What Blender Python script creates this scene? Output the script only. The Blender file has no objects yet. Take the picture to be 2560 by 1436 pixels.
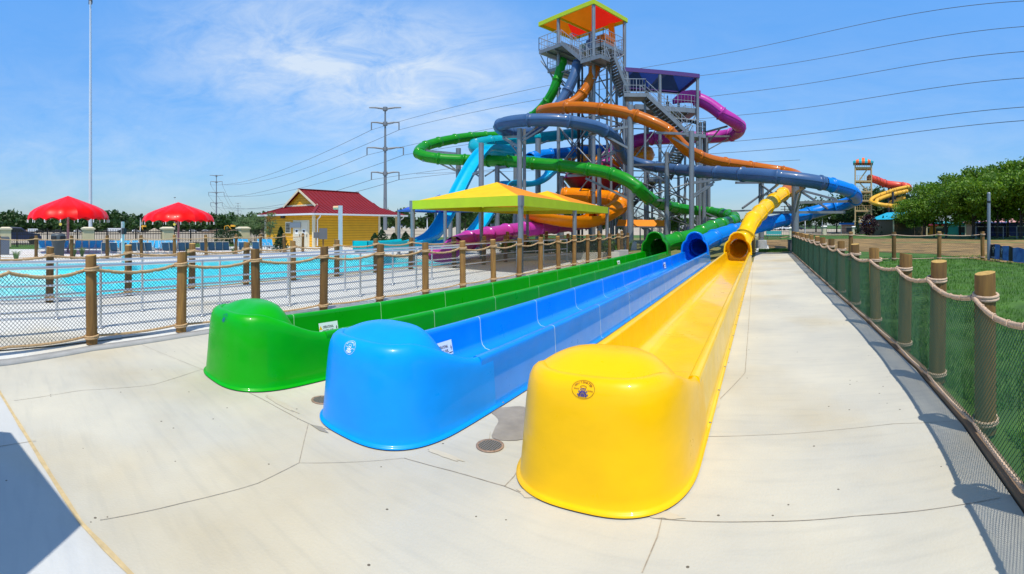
import bpy, math, random
from math import sin, cos, pi, radians as R
from mathutils import Vector, Matrix, noise
from mathutils.bvhtree import BVHTree
random.seed(7)
S = bpy.context.scene
C = S.collection
# ---------------------------------------------------------------- camera (a phone panorama: cylindrical projection)
EYE, PXR, X0, YH = 1.65, 1200.0, 1905.0, 563.0      # eye height, pixels per radian, lane axis column, horizon row
cam = bpy.data.cameras.new('camera')
cam.type = 'PANO'
cam.panorama_type = 'CENTRAL_CYLINDRICAL'
cam.central_cylindrical_radius = 1.0
cam.central_cylindrical_range_u_min = -1280 / PXR
cam.central_cylindrical_range_u_max = 1280 / PXR
cam.central_cylindrical_range_v_min = -(1436 - YH) / PXR
cam.central_cylindrical_range_v_max = YH / PXR
cam.clip_start, cam.clip_end = 0.05, 5000
camo = bpy.data.objects.new('camera', cam)
C.objects.link(camo)
camo.location = (0, 0, EYE)
camo.rotation_euler = (pi / 2, 0, (X0 - 1280) / PXR)
S.camera = camo
# ---------------------------------------------------------------- light
SUN_EL, SUN_AZ = R(66), math.atan2(0.32, -0.46)      # azimuth from +Y towards +X: sun behind the viewer's right shoulder
sd = Vector((sin(SUN_AZ) * cos(SUN_EL), cos(SUN_AZ) * cos(SUN_EL), sin(SUN_EL)))
sl = bpy.data.lights.new('sun', 'SUN')
sl.energy, sl.angle, sl.color = 4.5, R(0.5), (1.0, 0.94, 0.83)
so = bpy.data.objects.new('sun', sl)
C.objects.link(so)
so.rotation_euler = sd.to_track_quat('Z', 'Y').to_euler()
so.location = (30, -40, 60)
W = bpy.data.worlds.new('World')
S.world = W
W.use_nodes = True
nt = W.node_tree
nt.nodes.clear()
wo = nt.nodes.new('ShaderNodeOutputWorld')
bg = nt.nodes.new('ShaderNodeBackground')
sky = nt.nodes.new('ShaderNodeTexSky')
sky.sky_type = 'NISHITA'
sky.sun_disc = False
sky.sun_elevation = SUN_EL
sky.sun_rotation = SUN_AZ
sky.air_density, sky.dust_density, sky.ozone_density = 1.15, 0.35, 4.5
bg.inputs[1].default_value = 0.125
tc = nt.nodes.new('ShaderNodeTexCoord')
def wn(t, **k):
    n = nt.nodes.new(t)
    for a, b in k.items(): setattr(n, a, b)
    return n
L = nt.links.new
# thin cirrus: stretched noise on the view direction, gathered in one big patch and a veil near the horizon
sep = wn('ShaderNodeSeparateXYZ'); L(tc.outputs['Generated'], sep.inputs[0])
mp = wn('ShaderNodeMapping'); mp.inputs['Rotation'].default_value = (0.25, 0.1, 0.7); mp.inputs['Scale'].default_value = (2.2, 4.2, 9.5)
L(tc.outputs['Generated'], mp.inputs[0])
n1 = wn('ShaderNodeTexNoise'); n1.inputs['Scale'].default_value = 1.9; n1.inputs['Detail'].default_value = 9; n1.inputs['Roughness'].default_value = 0.66; n1.inputs['Distortion'].default_value = 0.5
L(mp.outputs[0], n1.inputs['Vector'])
def patch(px, py, width, gain):
    th = (px - X0) / PXR; v = -(py - YH) / PXR
    d = Vector((sin(th), cos(th), v)).normalized()
    vs = wn('ShaderNodeVectorMath', operation='SUBTRACT'); L(tc.outputs['Generated'], vs.inputs[0]); vs.inputs[1].default_value = d
    sc_ = wn('ShaderNodeVectorMath', operation='MULTIPLY'); L(vs.outputs[0], sc_.inputs[0]); sc_.inputs[1].default_value = (1 / width, 1 / width, 1.9 / width)
    le = wn('ShaderNodeVectorMath', operation='LENGTH'); L(sc_.outputs[0], le.inputs[0])
    mr = wn('ShaderNodeMapRange'); mr.interpolation_type = 'SMOOTHSTEP'; L(le.outputs['Value'], mr.inputs[0])
    mr.inputs[1].default_value = 0; mr.inputs[2].default_value = 1; mr.inputs[3].default_value = gain; mr.inputs[4].default_value = 0
    return mr.outputs[0]
def mth(op, a, b):
    m = wn('ShaderNodeMath', operation=op)
    for i, x in enumerate((a, b)):
        if isinstance(x, (int, float)): m.inputs[i].default_value = x
        else: L(x, m.inputs[i])
    return m.outputs[0]
pt = mth('ADD', mth('ADD', patch(680, 110, 0.40, 0.55), patch(1000, 180, 0.40, 0.62)), mth('ADD', patch(250, 400, 0.4, 0.12), patch(1150, 300, 0.45, 0.25)))
veil = wn('ShaderNodeMapRange'); L(sep.outputs['Z'], veil.inputs[0])
veil.inputs[1].default_value = 0.0; veil.inputs[2].default_value = 0.45; veil.inputs[3].default_value = 0.3; veil.inputs[4].default_value = 0.02
dens = mth('ADD', pt, veil.outputs[0])
nz = wn('ShaderNodeMapRange'); L(n1.outputs['Fac'], nz.inputs[0]); nz.inputs[1].default_value = 0.3; nz.inputs[2].default_value = 0.72
fac = mth('MINIMUM', mth('MULTIPLY', dens, mth('ADD', nz.outputs[0], 0.12)), 0.85)
tint = wn('ShaderNodeMix', data_type='RGBA', blend_type='MULTIPLY'); tint.inputs[0].default_value = 1
L(sky.outputs[0], tint.inputs[6]); 
gr = wn('ShaderNodeMapRange'); L(sep.outputs['Z'], gr.inputs[0]); gr.inputs[1].default_value = 0.0; gr.inputs[2].default_value = 0.42; gr.inputs[3].default_value = 0.0; gr.inputs[4].default_value = 1.0
tg = wn('ShaderNodeMix', data_type='RGBA'); L(gr.outputs[0], tg.inputs[0]); tg.inputs[6].default_value = (0.56, 0.72, 0.98, 1); tg.inputs[7].default_value = (0.90, 1.56, 1.98, 1)
zf = wn('ShaderNodeMapRange'); L(sep.outputs['Z'], zf.inputs[0]); zf.inputs[1].default_value = 0.5; zf.inputs[2].default_value = 0.95
tz = wn('ShaderNodeMix', data_type='RGBA'); L(zf.outputs[0], tz.inputs[0]); L(tg.outputs[2], tz.inputs[6]); tz.inputs[7].default_value = (1.35, 1.0, 0.66, 1); L(tz.outputs[2], tint.inputs[7])
mx = wn('ShaderNodeMix', data_type='RGBA'); L(fac, mx.inputs[0]); L(tint.outputs[2], mx.inputs[6]); mx.inputs[7].default_value = (6.3, 7.1, 8.0, 1)
L(mx.outputs[2], bg.inputs[0]); L(bg.outputs[0], wo.inputs[0])
S.view_settings.view_transform = 'Standard'
S.view_settings.look = 'None'
S.view_settings.exposure = -0.06
S.view_settings.gamma = 1.0
S.cycles.max_bounces = 8
S.cycles.transparent_max_bounces = 24
# ---------------------------------------------------------------- helpers: places
def D(px): return (px - X0) / PXR
def P(px, py, r):                                    # a point seen in direction (px, py) at ground distance r
    t = D(px); return Vector((r * sin(t), r * cos(t), EYE - (py - YH) / PXR * r))
def G(px, py, z=0.0):                                # the point of the level z seen at (px, py)
    r = (EYE - z) * PXR / (py - YH); t = D(px); return Vector((r * sin(t), r * cos(t), z))
def A(px, r, z=0.0):
    t = D(px); return Vector((r * sin(t), r * cos(t), z))
def sst(a, b, x):
    t = max(0.0, min(1.0, (x - a) / (b - a))); return t * t * (3 - 2 * t)
# ---------------------------------------------------------------- helpers: materials
def M(name, col, rough=0.5, metal=0.0, coat=0.0, var=0.0, scale=6.0, bump=0.0, bscale=None, col2=None, stretch=(1, 1, 1), detail=4, trans=0.0, sat=None):
    m = bpy.data.materials.new(name); m.use_nodes = True
    n = m.node_tree; b = n.nodes['Principled BSDF']
    b.inputs['Base Color'].default_value = (*col, 1); b.inputs['Roughness'].default_value = rough; b.inputs['Metallic'].default_value = metal
    b.inputs['Coat Weight'].default_value = coat; b.inputs['Coat Roughness'].default_value = 0.06
    if var or bump or col2:
        g = n.nodes.new('ShaderNodeNewGeometry'); mp = n.nodes.new('ShaderNodeMapping'); mp.inputs['Scale'].default_value = stretch
        n.links.new(g.outputs['Position'], mp.inputs[0])
    if var or col2:
        t = n.nodes.new('ShaderNodeTexNoise'); t.inputs['Scale'].default_value = scale; t.inputs['Detail'].default_value = detail; t.inputs['Roughness'].default_value = 0.6
        n.links.new(mp.outputs[0], t.inputs['Vector'])
        r = n.nodes.new('ShaderNodeMapRange'); r.inputs[1].default_value = 0.32; r.inputs[2].default_value = 0.68; n.links.new(t.outputs['Fac'], r.inputs[0])
        x = n.nodes.new('ShaderNodeMix'); x.data_type = 'RGBA'; n.links.new(r.outputs[0], x.inputs[0])
        c2 = col2 or tuple(min(1, c * (1 - var)) for c in col)
        x.inputs[6].default_value = (*c2, 1); x.inputs[7].default_value = (*(tuple(min(1, c * (1 + var)) for c in col) if not col2 else col), 1)
        n.links.new(x.outputs[2], b.inputs['Base Color'])
    if bump:
        t2 = n.nodes.new('ShaderNodeTexNoise'); t2.inputs['Scale'].default_value = bscale or scale; t2.inputs['Detail'].default_value = 3; n.links.new(mp.outputs[0], t2.inputs['Vector'])
        bp = n.nodes.new('ShaderNodeBump'); bp.inputs['Strength'].default_value = bump; bp.inputs['Distance'].default_value = 0.02
        n.links.new(t2.outputs['Fac'], bp.inputs['Height']); n.links.new(bp.outputs[0], b.inputs['Normal'])
    return m
def leaf_mat(name, c1, c2, scale=0.6):
    m = M(name, c1, 0.55, col2=c2, scale=scale, detail=5)
    n = m.node_tree; b = n.nodes['Principled BSDF']; out = [x for x in n.nodes if x.type == 'OUTPUT_MATERIAL'][0]
    tr = n.nodes.new('ShaderNodeBsdfTranslucent'); mix = n.nodes.new('ShaderNodeMixShader'); mix.inputs[0].default_value = 0.35
    src = b.inputs['Base Color'].links[0].from_socket
    n.links.new(src, tr.inputs[0]); n.links.new(b.outputs[0], mix.inputs[1]); n.links.new(tr.outputs[0], mix.inputs[2]); n.links.new(mix.outputs[0], out.inputs[0])
    return m
def gel(name, col, seam=None, seam_col=(0.8, 0.9, 0.8), y0=3.44, step=1.55, bump=0.06, scuff=0.06, coat=.16):
    """glossy gelcoat fibreglass, with a thin sealant line every `step` metres along Y when asked for"""
    m = M(name, col, 0.36, coat=coat, var=scuff, scale=2.2, bump=bump, bscale=1.6, stretch=(1, 1, 1.6))
    m.node_tree.nodes['Principled BSDF'].inputs['Specular IOR Level'].default_value = 0.22
    n = m.node_tree; b = n.nodes['Principled BSDF']; g = n.nodes.new('ShaderNodeNewGeometry'); t = n.nodes.new('ShaderNodeTexNoise'); t.inputs['Scale'].default_value = 3.5; t.inputs['Detail'].default_value = 8; t.inputs['Roughness'].default_value = .7
    mr = n.nodes.new('ShaderNodeMapRange'); mr.inputs[1].default_value = .35; mr.inputs[2].default_value = .7; mr.inputs[3].default_value = .27; mr.inputs[4].default_value = .5; n.links.new(g.outputs['Position'], t.inputs['Vector']); n.links.new(t.outputs['Fac'], mr.inputs[0]); n.links.new(mr.outputs[0], b.inputs['Roughness'])
    if seam:
        n = m.node_tree; b = n.nodes['Principled BSDF']; src = b.inputs['Base Color'].links[0].from_socket
        g = n.nodes.new('ShaderNodeNewGeometry'); s = n.nodes.new('ShaderNodeSeparateXYZ'); n.links.new(g.outputs['Position'], s.inputs[0])
        def mm(op, a, v):
            k = n.nodes.new('ShaderNodeMath'); k.operation = op; n.links.new(a, k.inputs[0]); k.inputs[1].default_value = v; return k.outputs[0]
        f = mm('LESS_THAN', mm('FLOORED_MODULO', mm('SUBTRACT', s.outputs['Y'], y0), step), seam)
        x = n.nodes.new('ShaderNodeMix'); x.data_type = 'RGBA'; n.links.new(f, x.inputs[0]); n.links.new(src, x.inputs[6]); x.inputs[7].default_value = (*seam_col, 1)
        n.links.new(x.outputs[2], b.inputs['Base Color'])
    return m
# ---------------------------------------------------------------- helpers: objects
def tag(o, label=None, cat=None, group=None, kind=None):
    if label: o['label'] = label
    if cat: o['category'] = cat
    if group: o['group'] = group
    if kind: o['kind'] = kind
    return o
def thing(name, label, cat, loc=(0, 0, 0), group=None):
    o = bpy.data.objects.new(name, None); C.objects.link(o); o.location = loc; o.empty_display_size = 0.2
    return tag(o, label, cat, group)
def wloc(o):
    v = Vector(o.location)
    while o.parent: o = o.parent; v += Vector(o.location)
    return v
def copy_tree(o, parent=None):
    c = o.copy(); C.objects.link(c)
    if parent: c.parent = parent
    for ch in list(o.children): copy_tree(ch, c)
    return c
class MB:
    def __init__(s): s.v = []; s.f = []; s.m = []; s.cur = 0; s.sm = []; s.smooth = True
    def add(s, vs, fs, smooth=None):
        o = len(s.v); s.v += [tuple(v) for v in vs]
        for f in fs: s.f.append([i + o for i in f]); s.m.append(s.cur); s.sm.append(s.smooth if smooth is None else smooth)
    def box(s, c, d, rz=0.0, taper=1.0):
        cx, cy, cz = c; hx, hy, hz = d[0] / 2, d[1] / 2, d[2] / 2; ca, sa = cos(rz), sin(rz); vs = []
        for z, k in ((-hz, 1), (hz, taper)):
            for x, y in ((-hx, -hy), (hx, -hy), (hx, hy), (-hx, hy)):
                x *= k; y *= k; vs.append((cx + x * ca - y * sa, cy + x * sa + y * ca, cz + z))
        s.add(vs, [(3, 2, 1, 0), (4, 5, 6, 7), (0, 1, 5, 4), (1, 2, 6, 5), (2, 3, 7, 6), (3, 0, 4, 7)], False)
    def bar(s, p, q, w, h=None, up=Vector((0, 0, 1))):       # box beam from p to q
        h = h or w; p, q = Vector(p), Vector(q); d = (q - p).normalized()
        if abs(d.dot(up)) > 0.98: up = Vector((0, 1, 0))
        a = d.cross(up).normalized() * w / 2; b = a.cross(d).normalized() * h / 2
        vs = [p - a - b, p + a - b, p + a + b, p - a + b, q - a - b, q + a - b, q + a + b, q - a + b]
        s.add(vs, [(0, 1, 2, 3), (7, 6, 5, 4), (4, 5, 1, 0), (5, 6, 2, 1), (6, 7, 3, 2), (7, 4, 0, 3)], False)
    def tube(s, pts, r, n=8, caps=True, closed=False, ell=None):
        pts = [Vector(p) for p in pts]; N = len(pts); rr = r if isinstance(r, (list, tuple)) else [r] * N
        up = Vector((0, 0, 1)); prev = None; vs = []
        for i, p in enumerate(pts):
            if closed: d = pts[(i + 1) % N] - pts[i - 1]
            else: d = pts[min(i + 1, N - 1)] - pts[max(i - 1, 0)]
            d.normalize()
            if prev is None:
                a = d.cross(up)
                if a.length < 0.1: a = d.cross(Vector((1, 0, 0)))
                a.normalize()
            else:
                a = prev - d * prev.dot(d); a.normalize()
            prev = a; b = a.cross(d)
            for k in range(n):
                t = 2 * pi * k / n; vs.append(p + a * cos(t) * rr[i] * (ell[i][0] if ell else 1) + b * sin(t) * rr[i] * (ell[i][1] if ell else 1))
        fs = []
        for i in range(N if closed else N - 1):
            j = (i + 1) % N
            for k in range(n):
                fs.append((i * n + k, i * n + (k + 1) % n, j * n + (k + 1) % n, j * n + k))
        s.add(vs, fs)
        if caps and not closed: s.add(vs[:n], [tuple(range(n - 1, -1, -1))], False); s.add(vs[-n:], [tuple(range(n))], False)
    def cyl(s, p, q, r, n=12, r2=None): s.tube([p, q], [r, r if r2 is None else r2], n)
    def lathe(s, c, prof, n=24):                              # prof: (radius, z) from the bottom up
        vs = []; m = len(prof)
        for k in range(n):
            t = 2 * pi * k / n
            for r, z in prof: vs.append((c[0] + r * cos(t), c[1] + r * sin(t), c[2] + z))
        fs = [(k * m + i, ((k + 1) % n) * m + i, ((k + 1) % n) * m + i + 1, k * m + i + 1) for k in range(n) for i in range(m - 1)]
        s.add(vs, fs)
    def grid(s, rows, closed=False, smooth=None):
        n = len(rows[0]); vs = [v for r in rows for v in r]; R_ = len(rows)
        s.add(vs, [(i * n + k, i * n + (k + 1) % n, ((i + 1) % R_) * n + (k + 1) % n, ((i + 1) % R_) * n + k) for i in range(R_ if closed else R_ - 1) for k in range(n - 1)], smooth)
    def quad(s, a, b, c, d): s.add([a, b, c, d], [(0, 1, 2, 3)], False)
    def poly(s, pts): s.add(pts, [tuple(range(len(pts)))], False)
    def build(s, name, mats, parent=None):
        me = bpy.data.meshes.new(name); off = wloc(parent) if parent else Vector((0, 0, 0))
        me.from_pydata([(v[0] - off.x, v[1] - off.y, v[2] - off.z) for v in s.v], [], s.f)
        for m in (mats if isinstance(mats, (list, tuple)) else [mats]): me.materials.append(m)
        me.polygons.foreach_set('material_index', s.m); me.polygons.foreach_set('use_smooth', s.sm); me.update()
        o = bpy.data.objects.new(name, me); C.objects.link(o)
        if parent: o.parent = parent
        return o
def sheet(name, pts, z, mat, kind='structure'):
    b = MB(); b.poly([(p[0], p[1], z) for p in pts]); o = b.build(name, mat)
    if kind: o['kind'] = kind
    return o
def spline(pts, step):
    """Catmull-Rom through 3-D points, resampled about every `step` metres"""
    out = []
    pts = [Vector(p) for p in pts]; q = [pts[0] * 2 - pts[1]] + pts + [pts[-1] * 2 - pts[-2]]
    for i in range(1, len(q) - 2):
        a, b, c, d = q[i - 1:i + 3]
        t0 = 0; t1 = max(1e-4, (b - a).length ** 0.5); t2 = t1 + max(1e-4, (c - b).length ** 0.5); t3 = t2 + max(1e-4, (d - c).length ** 0.5)
        n = max(2, int((c - b).length / step))
        for k in range(n):
            t = t1 + (t2 - t1) * k / n
            A1 = a * ((t1 - t) / (t1 - t0)) + b * ((t - t0) / (t1 - t0)); A2 = b * ((t2 - t) / (t2 - t1)) + c * ((t - t1) / (t2 - t1)); A3 = c * ((t3 - t) / (t3 - t2)) + d * ((t - t2) / (t3 - t2))
            B1 = A1 * ((t2 - t) / (t2 - t0)) + A2 * ((t - t0) / (t2 - t0)); B2 = A2 * ((t3 - t) / (t3 - t1)) + A3 * ((t - t1) / (t3 - t1))
            out.append(B1 * ((t2 - t) / (t2 - t1)) + B2 * ((t - t1) / (t2 - t1)))
    out.append(pts[-1]); return out
def resample(pts, step):
    L_ = [0]
    for a, b in zip(pts, pts[1:]): L_.append(L_[-1] + (b - a).length)
    n = max(2, int(L_[-1] / step)); out = []; j = 0
    for i in range(n + 1):
        s = L_[-1] * i / n
        while j < len(L_) - 2 and L_[j + 1] < s: j += 1
        k = (s - L_[j]) / max(1e-6, L_[j + 1] - L_[j]); out.append(pts[j].lerp(pts[j + 1], k))
    return out
def text2d(txt, size=1.0, bold=False, align='CENTER'):
    cu = bpy.data.curves.new('lettering', 'FONT'); cu.body = txt; cu.size = size; cu.align_x = align; cu.align_y = 'CENTER'; cu.resolution_u = 2
    if bold: cu.offset = size * 0.02
    ob = bpy.data.objects.new('lettering', cu); C.objects.link(ob)
    me = ob.evaluated_get(bpy.context.evaluated_depsgraph_get()).to_mesh()
    vs = [(v.co.x, v.co.y) for v in me.vertices]; fs = [tuple(p.vertices) for p in me.polygons]
    bpy.data.objects.remove(ob); bpy.data.curves.remove(cu); return vs, fs
ORD = 'first second third fourth fifth sixth seventh eighth ninth tenth eleventh twelfth thirteenth fourteenth fifteenth sixteenth seventeenth eighteenth nineteenth twentieth'.split()
# ---------------------------------------------------------------- materials
m_conc = M('concrete_light', (0.595, 0.56, 0.455), 0.85, var=0.0, col2=(0.445, 0.435, 0.385), scale=0.55, detail=11, bump=0.12, bscale=60)
m_deck = M('deck_pale', (0.70, 0.70, 0.665), 0.85, col2=(0.60, 0.61, 0.59), scale=1.1, detail=8, bump=0.1, bscale=50)
def speckle(m, dens=0.035, dark=0.3):
    n = m.node_tree; b = n.nodes['Principled BSDF']; src = b.inputs['Base Color'].links[0].from_socket
    g = n.nodes.new('ShaderNodeNewGeometry'); v = n.nodes.new('ShaderNodeTexVoronoi'); v.inputs['Scale'].default_value = 5.5; n.links.new(g.outputs['Position'], v.inputs['Vector'])
    lt = n.nodes.new('ShaderNodeMath'); lt.operation = 'LESS_THAN'; n.links.new(v.outputs['Distance'], lt.inputs[0]); lt.inputs[1].default_value = dens
    x = n.nodes.new('ShaderNodeMix'); x.data_type = 'RGBA'; x.blend_type = 'MULTIPLY'; n.links.new(lt.outputs[0], x.inputs[0]); n.links.new(src, x.inputs[6]); x.inputs[7].default_value = (dark, dark * 0.9, dark * 0.8, 1)
    # faint streaky wash marks and warm blotches that belong to the slab
    t = n.nodes.new('ShaderNodeTexNoise'); t.inputs['Scale'].default_value = 0.35; t.inputs['Detail'].default_value = 7; n.links.new(g.outputs['Position'], t.inputs['Vector'])
    mr = n.nodes.new('ShaderNodeMapRange'); mr.inputs[1].default_value = 0.52; mr.inputs[2].default_value = 0.7; n.links.new(t.outputs['Fac'], mr.inputs[0])
    y = n.nodes.new('ShaderNodeMix'); y.data_type = 'RGBA'; y.blend_type = 'MULTIPLY'; n.links.new(mr.outputs[0], y.inputs[0]); n.links.new(x.outputs[2], y.inputs[6]); y.inputs[7].default_value = (0.95, 0.86, 0.70, 1)
    mp = n.nodes.new('ShaderNodeMapping'); mp.inputs['Scale'].default_value = (2.0, 16, 1); mp.inputs['Rotation'].default_value = (0, 0, 0.12); n.links.new(g.outputs['Position'], mp.inputs[0])
    t3 = n.nodes.new('ShaderNodeTexNoise'); t3.inputs['Scale'].default_value = 0.8; t3.inputs['Detail'].default_value = 6; n.links.new(mp.outputs[0], t3.inputs['Vector'])
    mr3 = n.nodes.new('ShaderNodeMapRange'); mr3.inputs[1].default_value = 0.5; mr3.inputs[2].default_value = 0.75; mr3.inputs[4].default_value = 0.32; n.links.new(t3.outputs['Fac'], mr3.inputs[0])
    y3 = n.nodes.new('ShaderNodeMix'); y3.data_type = 'RGBA'; y3.blend_type = 'MULTIPLY'; n.links.new(mr3.outputs[0], y3.inputs[0]); n.links.new(y.outputs[2], y3.inputs[6]); y3.inputs[7].default_value = (0.74, 0.77, 0.82, 1)
    n.links.new(y3.outputs[2], b.inputs['Base Color'])
m_walk = M('walk_pale', (0.57, 0.575, 0.555), 0.85, col2=(0.50, 0.51, 0.50), scale=1.1, detail=8, bump=0.1, bscale=50); speckle(m_walk, .04, .35)
speckle(m_conc, 0.048, 0.25); speckle(m_deck, 0.04, 0.35)
m_joint = M('joint_dark', (0.34, 0.29, 0.22), 0.9, var=0.3, scale=20)
m_seal = M('joint_sealant', (0.55, 0.42, 0.22), 0.9, var=0.15, scale=12)
m_wet = M('wet_concrete', (0.31, 0.27, 0.21), 0.45, var=0.15, scale=6)
m_curb = M('curb_grey', (0.36, 0.36, 0.35), 0.9, var=0.1, scale=5)
m_grass = M('lawn', (0.075, 0.18, 0.015), 0.9, col2=(0.03, 0.085, 0.008), scale=1.4, detail=8, bump=0.5, bscale=40)
m_blade = leaf_mat('grass_blade', (0.10, 0.28, 0.012), (0.035, 0.12, 0.008), .9)
m_straw = M('straw', (0.42, 0.26, 0.09), 0.95, col2=(0.075, 0.05, 0.02), scale=.55, detail=14, bump=0.8, bscale=9, stretch=(1, 1.6, 1))
m_strawgrass = M('thin_grass', (0.10, 0.15, 0.03), 0.95, col2=(0.25, 0.19, 0.07), scale=0.8, detail=8)
m_gravel = M('gravel', (0.50, 0.42, 0.31), 0.95, col2=(0.36, 0.31, 0.24), scale=0.25, detail=8)
m_asph = M('asphalt', (0.16, 0.15, 0.14), 0.9, var=0.15, scale=0.3)
m_soil = M('soil', (0.23, 0.15, 0.09), 0.95, var=0.3, scale=0.8, detail=7)
m_steel = M('galvanised_steel', (0.22, 0.24, 0.26), 0.45, metal=0.35, var=0.12, scale=3.0, stretch=(1, 1, 0.35))
m_steel2 = M('dull_steel', (0.17, 0.18, 0.19), 0.5, metal=0.4, var=0.12, scale=3.0)
m_alu = M('aluminium_rail', (0.70, 0.72, 0.75), 0.3, metal=0.75)
m_rail = M('painted_rail', (0.36, 0.38, 0.40), 0.4, metal=0.35)
m_black = M('black_paint', (0.015, 0.015, 0.017), 0.45)
m_wood = M('post_wood', (0.36, 0.19, 0.042), 0.75, col2=(0.19, 0.095, 0.028), scale=7, detail=6, stretch=(3, 3, 0.35), bump=0.25, bscale=12)
def vary(m, lo=.6, hi=1.25):
    n = m.node_tree; b = n.nodes['Principled BSDF']; src = b.inputs['Base Color'].links[0].from_socket; oi = n.nodes.new('ShaderNodeObjectInfo'); mr = n.nodes.new('ShaderNodeMapRange'); mr.inputs[3].default_value = lo; mr.inputs[4].default_value = hi
    n.links.new(oi.outputs['Random'], mr.inputs[0]); x = n.nodes.new('ShaderNodeVectorMath'); x.operation = 'SCALE'; n.links.new(src, x.inputs[0]); n.links.new(mr.outputs[0], x.inputs['Scale']); n.links.new(x.outputs[0], b.inputs['Base Color'])
vary(m_wood, .5, 1.05)
m_woodtop = M('post_end_grain', (0.50, 0.31, 0.08), 0.8, var=0.2, scale=30)
m_rope = M('manila_rope', (0.50, 0.33, 0.17), 0.9, var=0.25, scale=40)
m_rope2 = M('pink_rope', (0.56, 0.40, 0.28), 0.9, var=0.2, scale=40)
m_net = M('black_net', (0.012, 0.022, 0.018), 0.6)
m_net2 = M('green_net', (0.0, 0.075, 0.042), 0.55)
m_white = M('white_paint', (0.80, 0.80, 0.78), 0.5)
m_label = M('label_white', (0.85, 0.87, 0.86), 0.4)
m_ink = M('label_ink', (0.02, 0.02, 0.03), 0.5)
# ---------------------------------------------------------------- ground and paving
HX0, HX1, HY0, HY1 = -20.6, -9.7, -9.0, 17.6            # pool opening
def ring(x0, y0, x1, y1, z, mat, name):
    b = MB()
    for (a, c, e, f) in ((x0, y0, HX0, y1), (HX1, y0, x1, y1), (HX0, y0, HX1, HY0), (HX0, HY1, HX1, y1)):
        b.quad((a, c, z), (e, c, z), (e, f, z), (a, f, z))
    o = b.build(name, mat); o['kind'] = 'structure'; return o
ring(-46, -2500, 2500, 2500, -0.03, m_grass, 'ground')
LOT = -2.2                                                    # the car park and building site lie lower than the pool
b = MB(); b.grid([[(x, y, z) for y in (-2500, 2500)] for x, z in ((-46, -.03), (-60, -.25), (-105, LOT), (-2500, LOT))], smooth=False); b.build('terrain', m_gravel)['kind'] = 'structure'
sheet('gravel_lot', [(-46, -200), (-40.5, -200), (-41, 70), (-46, 80)], -0.02, m_gravel)
sheet('car_park', [(-46, 70), (60, 95), (60, 180), (-46, 240)], -0.012, m_gravel)
sheet('straw_field', [G(1870, 619), G(1990, 621), G(2150, 628), G(2330, 634), G(2400, 643), G(2470, 652), G(2600, 660), G(2750, 640), G(2800, 602), G(2600, 600), G(2470, 600), G(2300, 596), G(2100, 597), G(1880, 600)], -0.018, m_straw)
sheet('thin_grass_strip', [G(2200, 606), G(2330, 604), G(2470, 604), G(2600, 605), G(2600, 608), G(2470, 607), G(2330, 607), G(2210, 608)], -0.012, m_strawgrass)
# paving: pool deck (pale) and the strip round the slides (warm), the strip's right edge bends with the net fence
ring(-33.0, -40, 0.5, 40, -0.012, m_deck, 'pool_deck')
edge_r = [(0.9, -3), (1.0, 0.8), (1.22, 1.6), (1.42, 2.35), (1.60, 3.6), (1.72, 5.2), (1.76, 8), (1.76, 28.6)]
left_e = [(-.35, 28.6), (-.35, 21.3), (-7.0, 21.3), (-7.0, 4.0), (-6.75, 2.4), (-6.35, 1.1), (-5.6, -0.4), (-4.2, -3)]
sheet('planting_bed', [(-.38, 21.3), (-.38, 60), (-22, 60), (-22, 28), (-7.4, 28), (-7.4, 21.3)], -0.004, m_strawgrass)
sheet('slide_apron', [(x, y) for x, y in edge_r] + left_e, 0.004, m_conc)
bl = G(0, 955); sheet('entry_walk', [(-7.0, -3), (-7, 2.3), G(-40, 880)[:2], G(0, 990)[:2], G(100, 1150)[:2], G(200, 1310)[:2], G(322, 1436)[:2], (-1.3, -0.2), (-1.0, -3)], 0.010, m_walk)
b = MB()
b.grid([[(x + dx, y, z) for dx, z in ((0.0, 0.005), (0.0, 0.03), (0.2, 0.03), (0.2, 0.005))] for x, y in ((-5.3, -1.4), (-5.82, 0), (-6.36, 1.1), (-6.74, 2.5), (-7.04, 4.1), (-7.16, 5.7), (-7.16, 28.0))])
cb = b.build('fence_curb', m_curb); cb['kind'] = 'structure'
b = MB()
for (x0, y0), (x1, y1) in zip(edge_r[2:], edge_r[3:]):
    b.grid([[(x + dx, y, z) for dx, z in ((0.02, -0.03), (0.02, 0.03), (0.11, 0.03), (0.11, -0.03))] for x, y in ((x0, y0), (x1, y1))])
cb = b.build('path_edge', m_soil); cb['kind'] = 'structure'
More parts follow.
